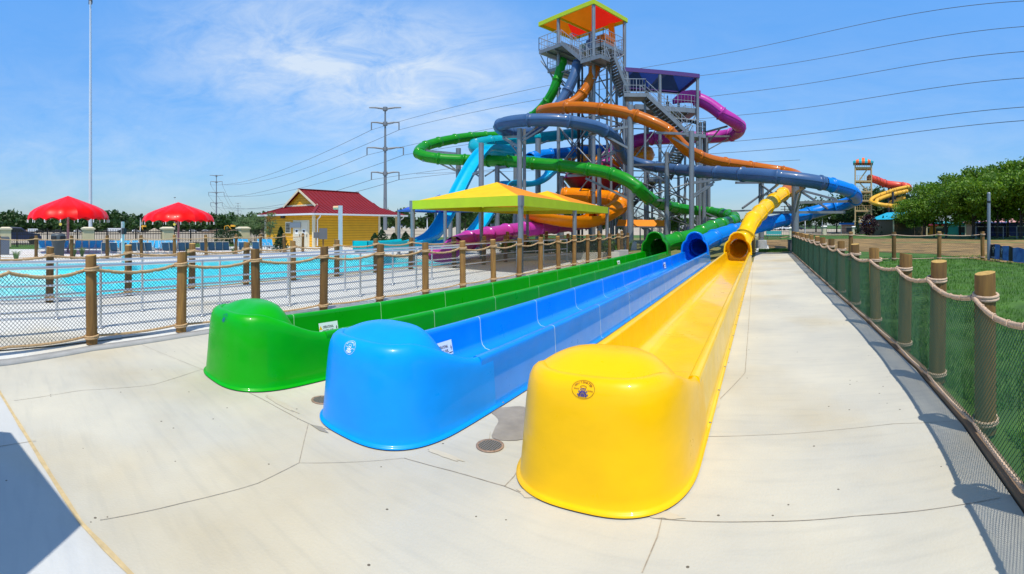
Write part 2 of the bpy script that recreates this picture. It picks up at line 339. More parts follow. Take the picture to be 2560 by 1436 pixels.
# saw-cut joints
def joint(pts, w, z, mat, jit=0.006):
    b = MB(); q = resample([Vector((p[0], p[1], 0)) for p in pts], 0.12); rows = []
    for i, p in enumerate(q):
        d = (q[min(i + 1, len(q) - 1)] - q[max(i - 1, 0)]).normalized(); n = Vector((-d.y, d.x, 0))
        o = jit * .5 * noise.noise(p * 2.3); ww = w * (0.7 + 0.6 * abs(noise.noise(p * 5)))
        rows.append([(p + n * (o + ww / 2)) + Vector((0, 0, z)), (p + n * (o - ww / 2)) + Vector((0, 0, z))])
    b.grid(rows); o = b.build('concrete_joint', mat); o['kind'] = 'structure'; return o
for pts, w in (([(1885, 640), (1878, 720), (1863, 935), (1815, 985), (1790, 1010)], .011), ([(1770, 1094), (1900, 1090), (2080, 1078), (2230, 1062), (2385, 1055)], .007), ([(1640, 1300), (1900, 1307), (2150, 1292), (2400, 1266), (2500, 1248)], .008),
               ([(1657, 1270), (1650, 1330), (1605, 1436)], .011), ([(505, 925), (660, 1002), (770, 1062), (840, 1082)], .008), ([(770, 1062), (748, 1160)], .008), ([(748, 1160), (905, 1157), (1010, 1148)], .005), ([(1010, 1148), (1150, 1185), (1262, 1219), (1300, 1235)], .010), ([(1262, 1219), (1290, 1190), (1300, 1170)], .010),
               ([(748, 1160), (640, 1213), (450, 1262), (250, 1304)], .007), ([(505, 925), (380, 965), (200, 978), (35, 1004)], .007), ([(330, 853), (505, 925)], .006), ([(2060, 900), (1900, 905)], .004)):
    joint([G(*p) for p in pts], w * .7, 0.0075, m_joint)
joint([G(-60, 885), G(0, 985), G(100, 1150), G(200, 1310), G(330, 1446)], .035, 0.0135, m_seal, 0.003)
joint([G(-10, 1122), G(90, 1106)], .006, 0.0135, m_joint)
# wet patch beside the yellow slide
b = MB(); c = G(1275, 1066); pts = []
for px, py in ((1240, 1022), (1310, 1020), (1312, 1100), (1268, 1105), (1232, 1098), (1238, 1070), (1246, 1050), (1226, 1030)):
    pts.append(G(px, py))
q = spline(pts + [pts[0]], 0.05); b.poly([(p.x + .012 * noise.noise(p * 9), p.y + .012 * noise.noise(p * 8), .0085) for p in q[:-1]])
b.build('wet_patch', m_wet)['kind'] = 'structure'
b = MB(); b.poly([G(*p) + Vector((0, 0, .0085)) for p in ((776, 1064), (805, 1070), (822, 1086), (800, 1080))]); b.build('wet_patch', m_wet)['kind'] = 'structure'
rngw = random.Random(4); m_damp = M('damp_stain', (0.49, 0.44, 0.34), .8, col2=(.54, .49, .38), scale=5)
for px, py, w, h in ((700, 1010, .5, .07), (1110, 1140, .3, .06), (1720, 1180, .10, .3), (1650, 1290, .25, .07), (1330, 1240, .2, .08), (1790, 1010, .08, .5), (1850, 760, .10, 1.2)):
    c = G(px, py); b = MB(); b.poly([(c.x + w / 2 * cos(a) * (1 + .5 * noise.noise(Vector((cos(a) * 2, sin(a) * 2, px)))), c.y + h / 2 * sin(a) * (1 + .5 * noise.noise(Vector((cos(a) * 2, sin(a) * 2, py)))), .0078) for a in [2 * pi * i / 40 for i in range(40)]]); b.build('damp_stain', m_damp)['kind'] = 'structure'
joint([G(*p) for p in [(1228, 1082), (1232, 1092), (1224, 1100), (1227, 1112)]], .0035, .0072, m_joint, .03)
# drain grates
for px, py, lab in ((1225, 1118, 'round iron floor drain between the blue and yellow slide ends'), (806, 1003, 'rust tinged floor drain between the green and blue slide ends')):
    c = G(px, py); t = thing('floor_drain', lab, 'drain', c)
    b = MB(); b.lathe((c.x, c.y, .008), [(.105, 0), (.105, .006), (.092, .008), (.086, .004)], 28); b.build('rim', M('iron_rim', (0.30, 0.20, 0.14), 0.7, var=.3, scale=30), t)
    b = MB(); b.lathe((c.x, c.y, .0085), [(.088, 0), (0, 0)], 24); b.build('sump', m_black, t)
    b = MB()
    for i in range(-4, 5):
        x = i * .019; h = math.sqrt(max(0, .085 ** 2 - x * x)); b.box((c.x + x, c.y, .0135), (.008, 2 * h, .005)); b.box((c.x, c.y + x, .0125), (2 * h, .006, .004))
    b.build('grate', M('iron_grate', (0.24, 0.22, 0.19), 0.6, metal=.3), t)
# ---------------------------------------------------------------- pool
m_pf = M('pool_floor', (0.30, 0.90, 1.0), 0.6, col2=(0.12, 0.80, 0.95), scale=1.4, detail=3)
m_shal = M('beach_floor', (0.72, 0.86, 0.86), 0.6, var=0.06, scale=1.2)
m_wall = M('pool_wall', (0.36, 0.66, 0.66), 0.8, var=0.1, scale=3)
b = MB(); b.grid([[(x, y, -0.22 - 0.16 * sst(-8, 10, y)) for x in (HX0, HX1)] for y in (HY0, -4, 0, 2)]); b.build('beach_floor', m_shal)['kind'] = 'structure'
b = MB(); b.grid([[(x, y, -0.22 - 0.16 * sst(-8, 10, y)) for x in (HX0, HX1)] for y in (2, 4, 7, 10, HY1)]); b.build('pool_floor', m_pf)['kind'] = 'structure'
b = MB()
for a, c in (((HX0, HY0), (HX0, HY1)), ((HX0, HY1), (HX1, HY1)), ((HX1, HY1), (HX1, HY0)), ((HX1, HY0), (HX0, HY0))):
    b.quad((*a, -1.2), (*c, -1.2), (*c, -.008), (*a, -.008))
b.build('pool_wall', m_wall)['kind'] = 'structure'
mw = bpy.data.materials.new('pool_water'); mw.use_nodes = True; n = mw.node_tree; n.nodes.clear()
out = n.nodes.new('ShaderNodeOutputMaterial'); tr = n.nodes.new('ShaderNodeBsdfTransparent'); tr.inputs[0].default_value = (0.42, 0.90, 0.95, 1)
gl = n.nodes.new('ShaderNodeBsdfGlossy'); gl.inputs['Roughness'].default_value = 0.05; gl.inputs[0].default_value = (0.8, 0.95, 1, 1)
fr = n.nodes.new('ShaderNodeFresnel'); fr.inputs[0].default_value = 1.33; mxs = n.nodes.new('ShaderNodeMixShader')
g = n.nodes.new('ShaderNodeNewGeometry'); t = n.nodes.new('ShaderNodeTexNoise'); t.inputs['Scale'].default_value = 3.2; t.inputs['Detail'].default_value = 4; t.inputs['Distortion'].default_value = 0.8
bp = n.nodes.new('ShaderNodeBump'); bp.inputs['Strength'].default_value = 0.9; bp.inputs['Distance'].default_value = 0.1
n.links.new(g.outputs['Position'], t.inputs['Vector']); n.links.new(t.outputs['Fac'], bp.inputs['Height']); n.links.new(bp.outputs[0], gl.inputs['Normal']); n.links.new(bp.outputs[0], fr.inputs['Normal'])
fm = n.nodes.new('ShaderNodeMath'); fm.operation = 'MULTIPLY'; n.links.new(fr.outputs[0], fm.inputs[0]); fm.inputs[1].default_value = 0.35
n.links.new(fm.outputs[0], mxs.inputs[0]); n.links.new(tr.outputs[0], mxs.inputs[1]); n.links.new(gl.outputs[0], mxs.inputs[2])
# ripples also tint what is seen through them
rp = n.nodes.new('ShaderNodeMapRange'); rp.inputs[1].default_value = .35; rp.inputs[2].default_value = .65; n.links.new(t.outputs['Fac'], rp.inputs[0])
rc = n.nodes.new('ShaderNodeMix'); rc.data_type = 'RGBA'; n.links.new(rp.outputs[0], rc.inputs[0]); rc.inputs[6].default_value = (0.42, 0.96, 1, 1); rc.inputs[7].default_value = (0.95, 1, 1, 1); n.links.new(rc.outputs[2], tr.inputs[0])
n.links.new(mxs.outputs[0], out.inputs[0])
sheet('pool_water', [(HX0, HY0), (HX1, HY0), (HX1, HY1), (HX0, HY1)], -0.13, mw)
pe = [(-9.8, -9.0), (-9.9, -2.8), (-10.25, -.95), (-10.6, .89), (-11.25, 2.8), (-11.65, 4.6), (-11.95, 6.3), (-12.2, 8), (-12.35, 10), (-12.35, HY1)]
b = MB(); b.grid([[(x, y, -1.0), (x, y, -.03), (x + .02, y, -.008), (HX1 + .3, y, -.008)] for x, y in pe], smooth=False); b.build('pool_edge', m_deck)['kind'] = 'structure'
# ---------------------------------------------------------------- rope and net fences
def rope_line(b, p, q, sag, r, seg=14, wrap=True):
    p, q = Vector(p), Vector(q); L_ = (q - p).length; pts = []
    for i in range(seg + 1):
        t = i / seg; v = p.lerp(q, t); v.z -= sag * 4 * t * (1 - t) * (1 - 0.25 * (1 - t)); pts.append(v)
    b.tube(pts, r, 7)
    if wrap:                                                    # lay of the strands and the lacing cord
        for k in range(2):
            h = []; N = int(L_ / 0.02)
            for i in range(N + 1):
                t = i / N; v = pts[min(seg - 1, int(t * seg))].lerp(pts[min(seg, int(t * seg) + 1)], t * seg - int(t * seg) if t < 1 else 1)
                d = (q - p).normalized(); s_ = d.cross(Vector((0, 0, 1))); u = Vector((0, 0, 1)); a = i * 0.02 / 0.085 * 2 * pi + k * pi
                h.append(v + (s_ * cos(a) + u * sin(a)) * r * .72)
            b.tube(h, r * .52, 4, False)
    return pts
def net(b, path, zb, zt, cell, r, nseg=5, amp=0.006, sagf=None):
    """two families of diagonal strings over a vertical strip along `path` (2-D points)"""
    q = [Vector((x, y, 0)) for x, y in path]; acc = [0]
    for a, c in zip(q, q[1:]): acc.append(acc[-1] + (c - a).length)
    Lt = acc[-1]; Hh = zt - zb
    def at(s):
        s = max(0, min(Lt, s)); j = 0
        while j < len(acc) - 2 and acc[j + 1] < s: j += 1
        return q[j].lerp(q[j + 1], (s - acc[j]) / (acc[j + 1] - acc[j]))
    k = -int(Hh / cell) - 1
    while k * cell < Lt:
        s0 = k * cell; k += 1
        for sgn in (1, -1):
            pts = []
            for i in range(nseg + 1):
                h = Hh * i / nseg; s = s0 + (h if sgn > 0 else Hh - h)
                if s < 0 or s > Lt: continue
                p = at(s); ztop = zt - (sagf(s) if sagf else 0)
                z = zb + (ztop - zb) * i / nseg
                w = noise.noise(Vector((s * 1.7, z * 2.1, 3.1))) * amp; w2 = noise.noise(Vector((s * 2.3, z * 2.6, 9.1))) * amp
                pts.append((p.x + w, p.y + w2, z + w2 * 1.2))
            if len(pts) > 1: b.tube(pts, r, 3, False)
post_mesh = {}
def post(parent, x, y, h, r, lean=(0, 0), ang=0.0, z0=0.0, weather=0):
    key = (round(h, 2), r, weather)
    if key not in post_mesh:
        b = MB(); n = 18; prof = [(r * 1.03, 0), (r * 1.02, h * .3), (r, h - .02), (r * .97, h)]; rows = []
        for rr, z in prof: rows.append([(rr * cos(2 * pi * k / n) * (1 + .02 * sin(3 * k)), rr * sin(2 * pi * k / n), z + (rr * cos(2 * pi * k / n) * .14 if z == h else 0)) for k in range(n + 1)])
        b.grid(rows); b.cur = 1; b.add(rows[-1][:-1], [tuple(range(n))], False)
        me = bpy.data.meshes.new('post'); me.from_pydata(b.v, [], b.f); me.materials.append(m_wood); me.materials.append(m_woodtop)
        me.polygons.foreach_set('material_index', b.m); me.polygons.foreach_set('use_smooth', b.sm); me.update(); post_mesh[key] = me
    o = bpy.data.objects.new('post', post_mesh[key]); C.objects.link(o); o.parent = parent; w = wloc(parent)
    o.location = (x - w.x, y - w.y, z0 - w.z); o.rotation_euler = (lean[0], lean[1], ang); return o
def knot(b, x, y, z, r, rr):
    for dz in (0, rr * 1.7):
        b.tube([(x + (r + rr) * cos(t * 2 * pi / 16), y + (r + rr) * sin(t * 2 * pi / 16), z + dz + .012 * sin(t * 2 * pi / 16)) for t in range(16)], rr, 6, False, True)
def rope_fence(label, pts, h, r, rope_r, cell, net_r, m_r, m_n, side, zr, zb=0.09, sag=0.07, nseg=5, wrap=True, skip=(), z0=0.0, bottom=True, lean=.02, knots=True, hide_last=False):
    """pts: 2-D post positions; side: signed offset of rope and net from the post line"""
    t = thing('rope_fence', label, 'fence', (pts[0][0], pts[0][1], 0))
    off = []
    for i, p in enumerate(pts):
        a = Vector(pts[max(0, i - 1)]); c = Vector(pts[min(len(pts) - 1, i + 1)]); d = (c - a).normalized(); off.append((p[0] - d.y * side * (r + rope_r), p[1] + d.x * side * (r + rope_r)))
        if i not in skip: post(t, p[0], p[1], h, r, (random.uniform(-lean, lean), random.uniform(-lean, lean)), random.uniform(0, 6), z0)
    b = MB(); zz = z0 + zr; path = [off[0]]; acc = [0]
    for p, q in zip(off, off[1:]):
        rope_line(b, (*p, zz), (*q, zz), sag, rope_r, 12, wrap); acc.append(acc[-1] + (Vector(q) - Vector(p)).length); path.append(q)
    if knots:
        for i, p in enumerate(pts):
            if i not in skip: knot(b, p[0], p[1], zz - .01, r, rope_r * .8)
    b.build('top_rope', m_r, t)
    if bottom:
        b = MB()
        for p, q in zip(off, off[1:]): rope_line(b, (*p, z0 + zb), (*q, z0 + zb), .03, rope_r * .85, 8, wrap)
        if knots:
            for i, p in enumerate(pts):
                if i not in skip: knot(b, p[0], p[1], z0 + zb, r, rope_r * .7)
        b.build('bottom_rope', m_r, t)
    def sf(s):
        for i in range(len(acc) - 1):
            if s <= acc[i + 1]:
                k = (s - acc[i]) / (acc[i + 1] - acc[i]); return sag * 4 * k * (1 - k) * (1 - .25 * (1 - k))
        return 0
    if net_r:
        b = MB(); net(b, path, z0 + zb, zz, cell, net_r, nseg, .007 if net_r < .004 else .01, sf); b.build('net', m_n, t)
    if wrap:                                                    # lacing cord that spirals round the rope and ties the net to it
        b = MB(); s = 0.02; c_ = []
        while s < acc[-1]:
            j = max(i for i in range(len(acc)) if acc[i] <= s); j = min(j, len(acc) - 2); k = (s - acc[j]) / (acc[j + 1] - acc[j])
            p = Vector(path[j]).lerp(Vector(path[j + 1]), k); d = (Vector(path[j + 1]) - Vector(path[j])).normalized(); z = zz - sf(s); ph = s / .26
            fr = ph - math.floor(ph); a = 2 * pi * min(1, fr / .3); rr = rope_r * (1.28 if fr < .3 else 1.18)
            c_.append((p.x - d.y * rr * sin(a), p.y + d.x * rr * sin(a), z - rr * cos(a))); s += .0095 if fr < .3 else .03
        b.tube(c_, .0048, 4, False); b.build('lacing_cord', m_r, t)
    return t
f1 = [(-5.55, -1.2), (-6.05, 0.05), (-6.57, 1.16), (-6.95, 2.62), (-7.25, 4.12)] + [(-7.36, 5.68 + 1.52 * i) for i in range(12)] + [(-7.3, 23.7), (-7.25, 25.2)]
rope_fence('long tan rope and black net fence between the green slide and the handrails', f1, 1.23, .078, .021, .058, .0034, m_rope, m_net, 1, 1.04, sag=.1, skip=(1,))
f3 = [(-9.6, -2.8), (-9.95, -0.95), (-10.27, .89), (-10.95, 2.8), (-11.35, 4.57), (-11.65, 6.3), (-11.9, 8.05), (-12.0, 9.8), (-12.05, 11.6), (-12.05, 13.4), (-11.2, 15.0), (-11.0, 16.8), (-11.0, 18.6), (-11.0, 20.4), (-11.0, 22.2), (-10.2, 23.9), (-8.7, 24.6)]
rope_fence('weathered rope and net fence along the near edge of the pool', f3, 1.18, .085, .02, .075, .0024, m_rope, m_net, -1, 1.0, nseg=4, sag=.09)
f4 = [(-23.5, -4.2), (-23.4, -2.3), (-23.3, -.45), (-23.26, 1.36)] + [(-23.2 + .01 * i, 3.1 + 1.76 * i) for i in range(6)] + [(-23.6, 13.7), (-23.9, 15.5), (-24.4, 17.2)]
rope_fence('low rope fence in front of the rows of blue lounge chairs', f4, 1.14, .085, .02, .12, .003, m_rope, m_net, -1, .98, nseg=2, wrap=False)
f2 = [(1.36, 1.1), (1.56, 2.25), (1.72, 3.42), (1.80, 4.72), (1.85, 6.05)] + [(1.86, 7.7 + 1.7 * i) for i in range(13)]
rope_fence('green net fence with pale rope along the right edge of the path', f2, 1.27, .085, .0175, .043, .0026, m_rope2, m_net2, 1, 1.08, sag=.08, nseg=6)
f5 = [(1.9, 28.0), (4.05, 21.7), (6.05, 21.45), (8.2, 21.2), (10.35, 20.9)]
rope_fence('sparse rope fence across the lawn in front of the dirt field', f5, 1.33, .1, .02, .09, .0022, m_rope2, m_net2, 1, 1.2, sag=.08, nseg=3, wrap=False, skip=(0,))
t = rope_fence('short rope barrier at the far end of the path beside the yellow tube', [(-.5, 27.4), (1.75, 28.2)], 1.2, .09, .02, .09, .0022, m_rope, m_net, 1, 1.0, sag=.12, nseg=3, wrap=False, skip=(1,))
# ---------------------------------------------------------------- handrails between fence and pool
def handrail(label, pts, h=1.02, step=1.9, gap=None):
    t = thing('handrail', label, 'handrail', (*pts[0], 0)); q = resample([Vector((*p, 0)) for p in pts], step)
    for z, rr, nm in ((h, .024, 'top_rail'), (h - .42, .018, 'middle_rail'), (h - .66, .018, 'lower_rail')):
        b = MB(); b.tube([p + Vector((0, 0, z)) for p in q], rr, 8); b.build(nm, m_alu, t)
    for p in q:
        b = MB(); b.cyl(p, p + Vector((0, 0, h)), .024, 8); b.lathe(p, [(.06, 0), (.06, .012), (.03, .014)], 12); b.build('upright', m_alu, t)
handrail('metal pipe handrail nearest the net fence', [(-6.6, -2.4), (-7.05, .16), (-7.76, 1.88), (-8.05, 3.5), (-8.2, 5.4), (-8.3, 8), (-8.35, 11.5)], 1.0, 1.85)
handrail('metal pipe handrail on the pool side of the queue lane', [(-7.9, -2.6), (-8.49, 1.14), (-8.96, 2.78), (-9.1, 4.4), (-9.2, 7), (-9.3, 12.2), (-9.3, 16.5), (-8.6, 20)], 1.0, 1.7)
# ---------------------------------------------------------------- water slides
m_green = gel('green_gelcoat', (0.001, 0.385, 0.001))
m_greenl = gel('green_lane', (0.001, 0.33, 0.001), seam=.011, seam_col=(0.32, 0.6, 0.28), coat=.4)
m_blue = gel('blue_gelcoat', (0.0, 0.31, 0.95))
m_bluel = gel('blue_lane', (0.0, 0.26, 0.88), seam=.011, seam_col=(0.55, 0.72, 0.85), bump=.16, coat=.75)
m_yel = gel('yellow_gelcoat', (0.95, 0.53, 0.0))
m_yell = gel('yellow_lane', (0.95, 0.575, 0.0), seam=.007, seam_col=(0.7, 0.34, 0.0), coat=.4)
m_greent = gel('green_tube', (0.010, 0.25, 0.010))
m_slate = gel('slate_tube', (0.05, 0.115, 0.25))
m_bluet = gel('blue_tube', (0.0, 0.20, 0.72))
m_orange = gel('orange_tube', (0.50, 0.125, 0.001))
m_yelt = gel('yellow_tube', (0.93, 0.52, 0.0))
m_teal = gel('teal_tube', (0.0, 0.33, 0.42))
m_aqua = gel('aqua_chute', (0.0, 0.42, 0.72))
m_tealw = gel('teal_trough', (0.0, 0.40, 0.46))
m_mag = gel('magenta_tube', (0.46, 0.035, 0.34))
m_crim = gel('crimson_bowl', (0.22, 0.012, 0.035))
m_rorange = gel('raft_orange', (0.85, 0.24, 0.0))
m_inside = gel('shaded_gelcoat', (0.02, 0.02, 0.03))
LANE_END = 20.3
def lane_profile(H=.5):
    L_ = [(-.618, .014), (-.618, .023), (-.595, .026), (-.582, .038), (-.577, .09), (-.566, .3), (-.558, H - .05), (-.556, H - .022), (-.546, H - .006), (-.53, H), (-.492, H), (-.476, H - .006), (-.468, H - .022), (-.464, H - .05), (-.448, .22), (-.43, .16), (-.385, .12), (-.3, .104), (0, .098)]
    return L_ + [(-x, z) for x, z in reversed(L_[:-1])]
def cap_mesh(xc, y0, H=.5, Ht=.745, Lc=1.25):
    a, bd, nn = .585, .78, 3.0
    b = MB(); rows = []
    cols = [(-.032, 0.014, 1), (-.032, .023, 1), (-.012, .026, 1), (-.003, .042, 1), (0, .10, 1), (.013, .3, 0), (.024, .5, 0), (.034, .66, 0), (.045, .79, 0), (.058, .88, 0), (.079, .942, 0), (.110, .98, 0), (.145, .994, 0), (.170, .982, 0), (.178, .95, 0), (.18, .85, 0)]
    ring = [(a, y0 + Lc - i * (Lc - bd) / 8, 1, 0) for i in range(8)]
    for i in range(41):
        t = pi * i / 40; c_, s_ = cos(t), sin(t); x = a * math.copysign(abs(c_) ** (2 / nn), c_); y = y0 + bd - bd * abs(s_) ** (2 / nn)
        nx = math.copysign(abs(c_) ** (2 - 2 / nn), c_) / a; ny = -abs(s_) ** (2 - 2 / nn) / bd; l = math.hypot(nx, ny); ring.append((x, y, nx / l, ny / l))
    ring += [(-a, y0 + bd + i * (Lc - bd) / 8, -1, 0) for i in range(1, 9)]
    def rim(y): return H + (Ht - H) * sst(y0 + 1.08, y0 + .22, y)
    for x, y, nx, ny in ring:
        f = sst(y0 + .95, y0 + .3, y); row = []
        for ins, zf, ab in cols:
            i2 = ins if ab else ins * (.50 + .5 * f); z = zf if ab else .10 + (rim(y) - .10) * ((zf - .1) / .9)
            row.append((xc + x - nx * i2, y - ny * i2, z))
        rows.append(row)
    b.grid(rows)
    # the hood's top: a soft dome inside the rim that falls into the channel
    yb = y0 + Lc; drows = []
    for j in range(41):
        u = sin(-pi / 2 + pi * j / 40); row = []
        for i in range(25):
            v = i / 24; ins = .085; ai, bi = a - ins, bd - ins; yf = y0 + bd - bi * max(0, 1 - abs(u) ** nn) ** (1 / nn); y = yf + (yb - yf) * v
            f = sst(y0 + .95, y0 + .3, y); ins2 = .09 * (.5 + .5 * f); x = (a - ins2 + .004) * u
            rz = rim(y); ye = (y - y0) + .16 * u * u; top = Ht - .045 + .115 * sst(.10, .5, y - y0); zc = top - (top - .10) * sst(.60, 1.14, ye) ** 1.15
            k = abs(u) ** (3.6 + 10 * sst(.6, 1.1, y - y0)); z = zc * (1 - k) + (rz - .065) * k
            if v == 0: z = rz - .075
            row.append((xc + x, y, z))
        drows.append(row)
    b.grid(drows); return b
def project(bvh, pts, d, off=.003):
    out = []
    for p in pts:
        h, nrm, i, dist = bvh.ray_cast(Vector(p), d)
        if h is None: out.append(tuple(p)); continue
        if nrm.dot(d) > 0: nrm = -nrm
        out.append(tuple(h + nrm * off))
    return out
def emblem(parent, bvh, xc, y0, zc, w, hgt, mline, mglobe, shift=0.0):
    """oval maker's emblem wrapped on the cap's shoulder: ring, arched word, small oval, globe"""
    d = Vector((0, .88, -.475)).normalized(); o = Vector((xc + shift, y0 + .06, zc)) - d * 1.0; ux = Vector((1, 0, 0)); uy = Vector((0, .475, .88))
    def W_(pts, off): return project(bvh, [o + ux * x + uy * y for x, y in pts], d, off)
    t = MB()
    def ringo(cx, cy, rx, ry, k, n=40): t.grid([W_([(cx + rx * cos(2 * pi * i / n), cy + ry * sin(2 * pi * i / n)), (cx + (rx - k) * cos(2 * pi * i / n), cy + (ry - k) * sin(2 * pi * i / n))], .0035) for i in range(n + 1)])
    ringo(0, 0, w / 2, hgt / 2, w * .018)
    for r in (1.0,): ringo(0, hgt * .12, w * .14, hgt * .09, w * .02, 24)
    word = 'WHITEWATER'
    for i, ch in enumerate(word):
        ang = R(148 - 116 * i / 9); vs, fs = text2d(ch, w * .125, True); rx, ry = w * .385, hgt * .36; cx, cy = rx * cos(ang), ry * sin(ang) ; rot = (ang - pi / 2) * .8
        t.add(W_([(cx + x * cos(rot) - y * sin(rot), cy + x * sin(rot) + y * cos(rot)) for x, y in vs], .0035), fs, False)
    for s_, x in (('World', -.29), ('Leading', .29)):
        vs, fs = text2d(s_, w * .085, True); t.add(W_([(x * w + a, hgt * (.0 if x < 0 else -.05) + c) for a, c in vs], .0035), fs, False)
    e = t.build('emblem', mline, parent)
    g = MB(); rx, ry = w * .215, hgt * .30
    for i in range(9):
        a0, a1 = pi * i / 9 + .03, pi * (i + 1) / 9 - .03
        for (q0, q1) in ((0.05, .45), (.52, .86)):
            g.add(W_([(rx * cos(a) * (1 if q > .5 else 1), -hgt * .42 + ry * sin(a) * 1 * (q)) if False else (rx * cos(a) * q, -hgt * .40 + ry * 1.35 * sin(a) * q) for a, q in ((a0, q0), (a0, q1), (a1, q1), (a1, q0))], .0038), [(0, 1, 2, 3)], False)
    for i in range(7):
        a = pi * (i + .5) / 7; x, y = rx * .98 * cos(a), -hgt * .40 + ry * 1.35 * .98 * sin(a)
        g.add(W_([(x - .006, y), (x, y + hgt * .09), (x + .006, y)], .0038), [(0, 1, 2)], False)
    g.build('globe', mglobe, e)
def level_sign(parent, x, y, z, w, h, nx, full=True):
    """sticker on the inner wall of a lane: two lines of words, an arrow, a level line"""
    tl = R(11); up = Vector((nx * -sin(tl), 0, cos(tl))); ux = Vector((0, 1, 0)); o = Vector((x, y, z)); nn = ux.cross(up)
    if nn.x < 0: nn = -nn
    b = MB(); o2 = o + nn * .003; b.quad(o2 - ux * w / 2 - up * h / 2, o2 + ux * w / 2 - up * h / 2, o2 + ux * w / 2 + up * h / 2, o2 - ux * w / 2 + up * h / 2); s = b.build('level_sign', m_label, parent)
    t = MB(); o3 = o + nn * .0045
    def put(vs, fs, cx, cy): t.add([o3 + ux * (cx + a) + up * (cy + c) for a, c in vs], fs, False)
    for word, cy in (('OPERATIONAL', h * .12), ('WATER LEVEL', -h * .2)):
        vs, fs = text2d(word, h * .3, True); k = w * .56 / (max(v[0] for v in vs) - min(v[0] for v in vs)); put([(a * k, c) for a, c in vs], fs, -w * .02, cy)
    put([(-.004, -h * .2), (.004, -h * .2), (.004, h * .14), (-.004, h * .14)], [(0, 1, 2, 3)], w * .42, .0); put([(-.012, h * .02), (.012, h * .02), (0, -h * .22)], [(0, 1, 2)], w * .42, .0)
    put([(-w * .1, -.005), (w * .1, -.005), (w * .1, .005), (-w * .1, .005)], [(0, 1, 2, 3)], w * .38, -h * .36)
    t.build('lettering', m_ink, s)
    v = MB(); v.add([o3 + ux * (-w * .42 + a * h) + up * c * h for a, c in ((-.18, -.05), (.18, -.05), (0, .28))], [(0, 1, 2)], False); v.build('warning_triangle', m_yel, s)
def slide_tube(parent, name, pts, rad, mat, step=.28, joint=2.6, first=0.0, n=20, lip=1.13, ell=None, caps=False, seamrib=True):
    q = resample(spline(pts, .25), step); acc = 0; P_ = []; r_ = []; last = q[0]; nxt = first
    for i, p in enumerate(q):
        acc += (p - last).length; last = p
        if acc >= nxt and 0 < i < len(q) - 1:
            d = (q[i + 1] - q[i - 1]).normalized(); P_ += [p - d * .055, p - d * .05, p + d * .05, p + d * .055]; r_ += [rad, rad * lip, rad * lip, rad]; nxt += joint
        else: P_.append(p); r_.append(rad)
    b = MB(); b.tube(P_, r_, n, caps)
    if seamrib:                                                  # bolted side flange that runs along both sides of the tube
        for s_ in (1, -1):
            rows = []
            for i, p in enumerate(q):
                d = (q[min(i + 1, len(q) - 1)] - q[max(0, i - 1)]).normalized(); a = d.cross(Vector((0, 0, 1)))
                if a.length < .2: a = Vector((1, 0, 0))
                a.normalize(); u = a.cross(d); a = a * s_; rows.append([p + a * rad * .97 + u * .022, p + a * rad * 1.065 + u * .018, p + a * rad * 1.065 - u * .018, p + a * rad * .97 - u * .022])
            b.grid(rows, smooth=False)
    return b.build(name, mat, parent), q
MOUTH = [(.565, .38), (.56, .62), (.535, .78), (.475, .90), (.40, .955), (.365, 1.0), (.345, 1.09), (.285, 1.215), (.16, 1.31), (0, 1.345)]
def mouth(parent, name, xc, mat, pts_in, rad):
    """tunnel mouth: a tall arched shroud with stepped shoulders over the lane, closed at its back down to the round tube"""
    b = MB(); pr = MOUTH + [(-x, z) for x, z in reversed(MOUTH[:-1])]; rows = []
    for y, k in ((LANE_END, 1), (LANE_END + .8, .99)): rows.append([(xc + x * k, y, .38 + (z - .38) * k) for x, z in pr])
    circ = [(.43 * cos(math.atan2(z - .62, x)), .62 + .43 * sin(math.atan2(z - .62, x))) for x, z in pr]
    rows.append([(xc + x, LANE_END + .81, z) for x, z in circ])
    for p in pts_in: rows.append([(p.x + x, p.y, p.z - .62 + z) for x, z in circ])
    b.grid(rows)
    n = 12; a0, a1 = math.atan2(.38 - .62, .565), math.atan2(.38 - .62, -.565) + 2 * pi          # the round collar's lower part
    low = [a1 + (a0 + 2 * pi - a1) * i / n for i in range(n + 1)]; b.grid([[(xc + (p.x - xc) + .43 * cos(a), p.y, p.z + .43 * sin(a)) for a in low] for p in [Vector((xc, LANE_END + .81, .62))] + list(pts_in)])
    b.add([(xc + .43 * cos(a), LANE_END + .81, .62 + .43 * sin(a)) for a in low] + [(xc + .565, LANE_END + .81, .38), (xc + .565, LANE_END + .81, .06), (xc - .565, LANE_END + .81, .06), (xc - .565, LANE_END + .81, .38)], [(0, 1, n + 4), (1, 2, n + 4), (2, 3, n + 3, n + 4)] + [(k, k + 1, n + 3) for k in range(3, n // 2)] + [(n // 2, n + 2, n + 3)] + [(k, k + 1, n + 2) for k in range(n // 2, n - 2)] + [(n - 2, n - 1, n + 1, n + 2), (n - 1, n, n + 1)], False)
    t = b.build(name, mat, parent)
    r = MB(); r.tube([(xc + x * 1.01, LANE_END - .01, z) for x, z in pr], .04, 8); r.build('rim', mat, t)
def runout(name, label, xc, y0, lane_m, cap_m, group):
    t = thing(name, label, 'water slide', (xc, y0, 0), group)
    b = MB(); prof = lane_profile(); ys = [y0 + 1.06 + (LANE_END + .85 - y0 - 1.06) * i / 40 for i in range(41)]
    b.grid([[(xc + x, y, z) for x, z in prof] for y in ys])
    for sgn in (1, -1): w_ = [(xc + sgn * x, ys[0], z) for x, z in prof[3:16]]; b.poly(w_)
    b.build('runout_lane', lane_m, t)
    cb = cap_mesh(xc, y0); c = cb.build('end_cap', cap_m, t)
    bvh = BVHTree.FromPolygons([Vector(v) for v in cb.v], cb.f)
    return t, bvh
GX, BX, YX = -4.62, -2.86, -1.03
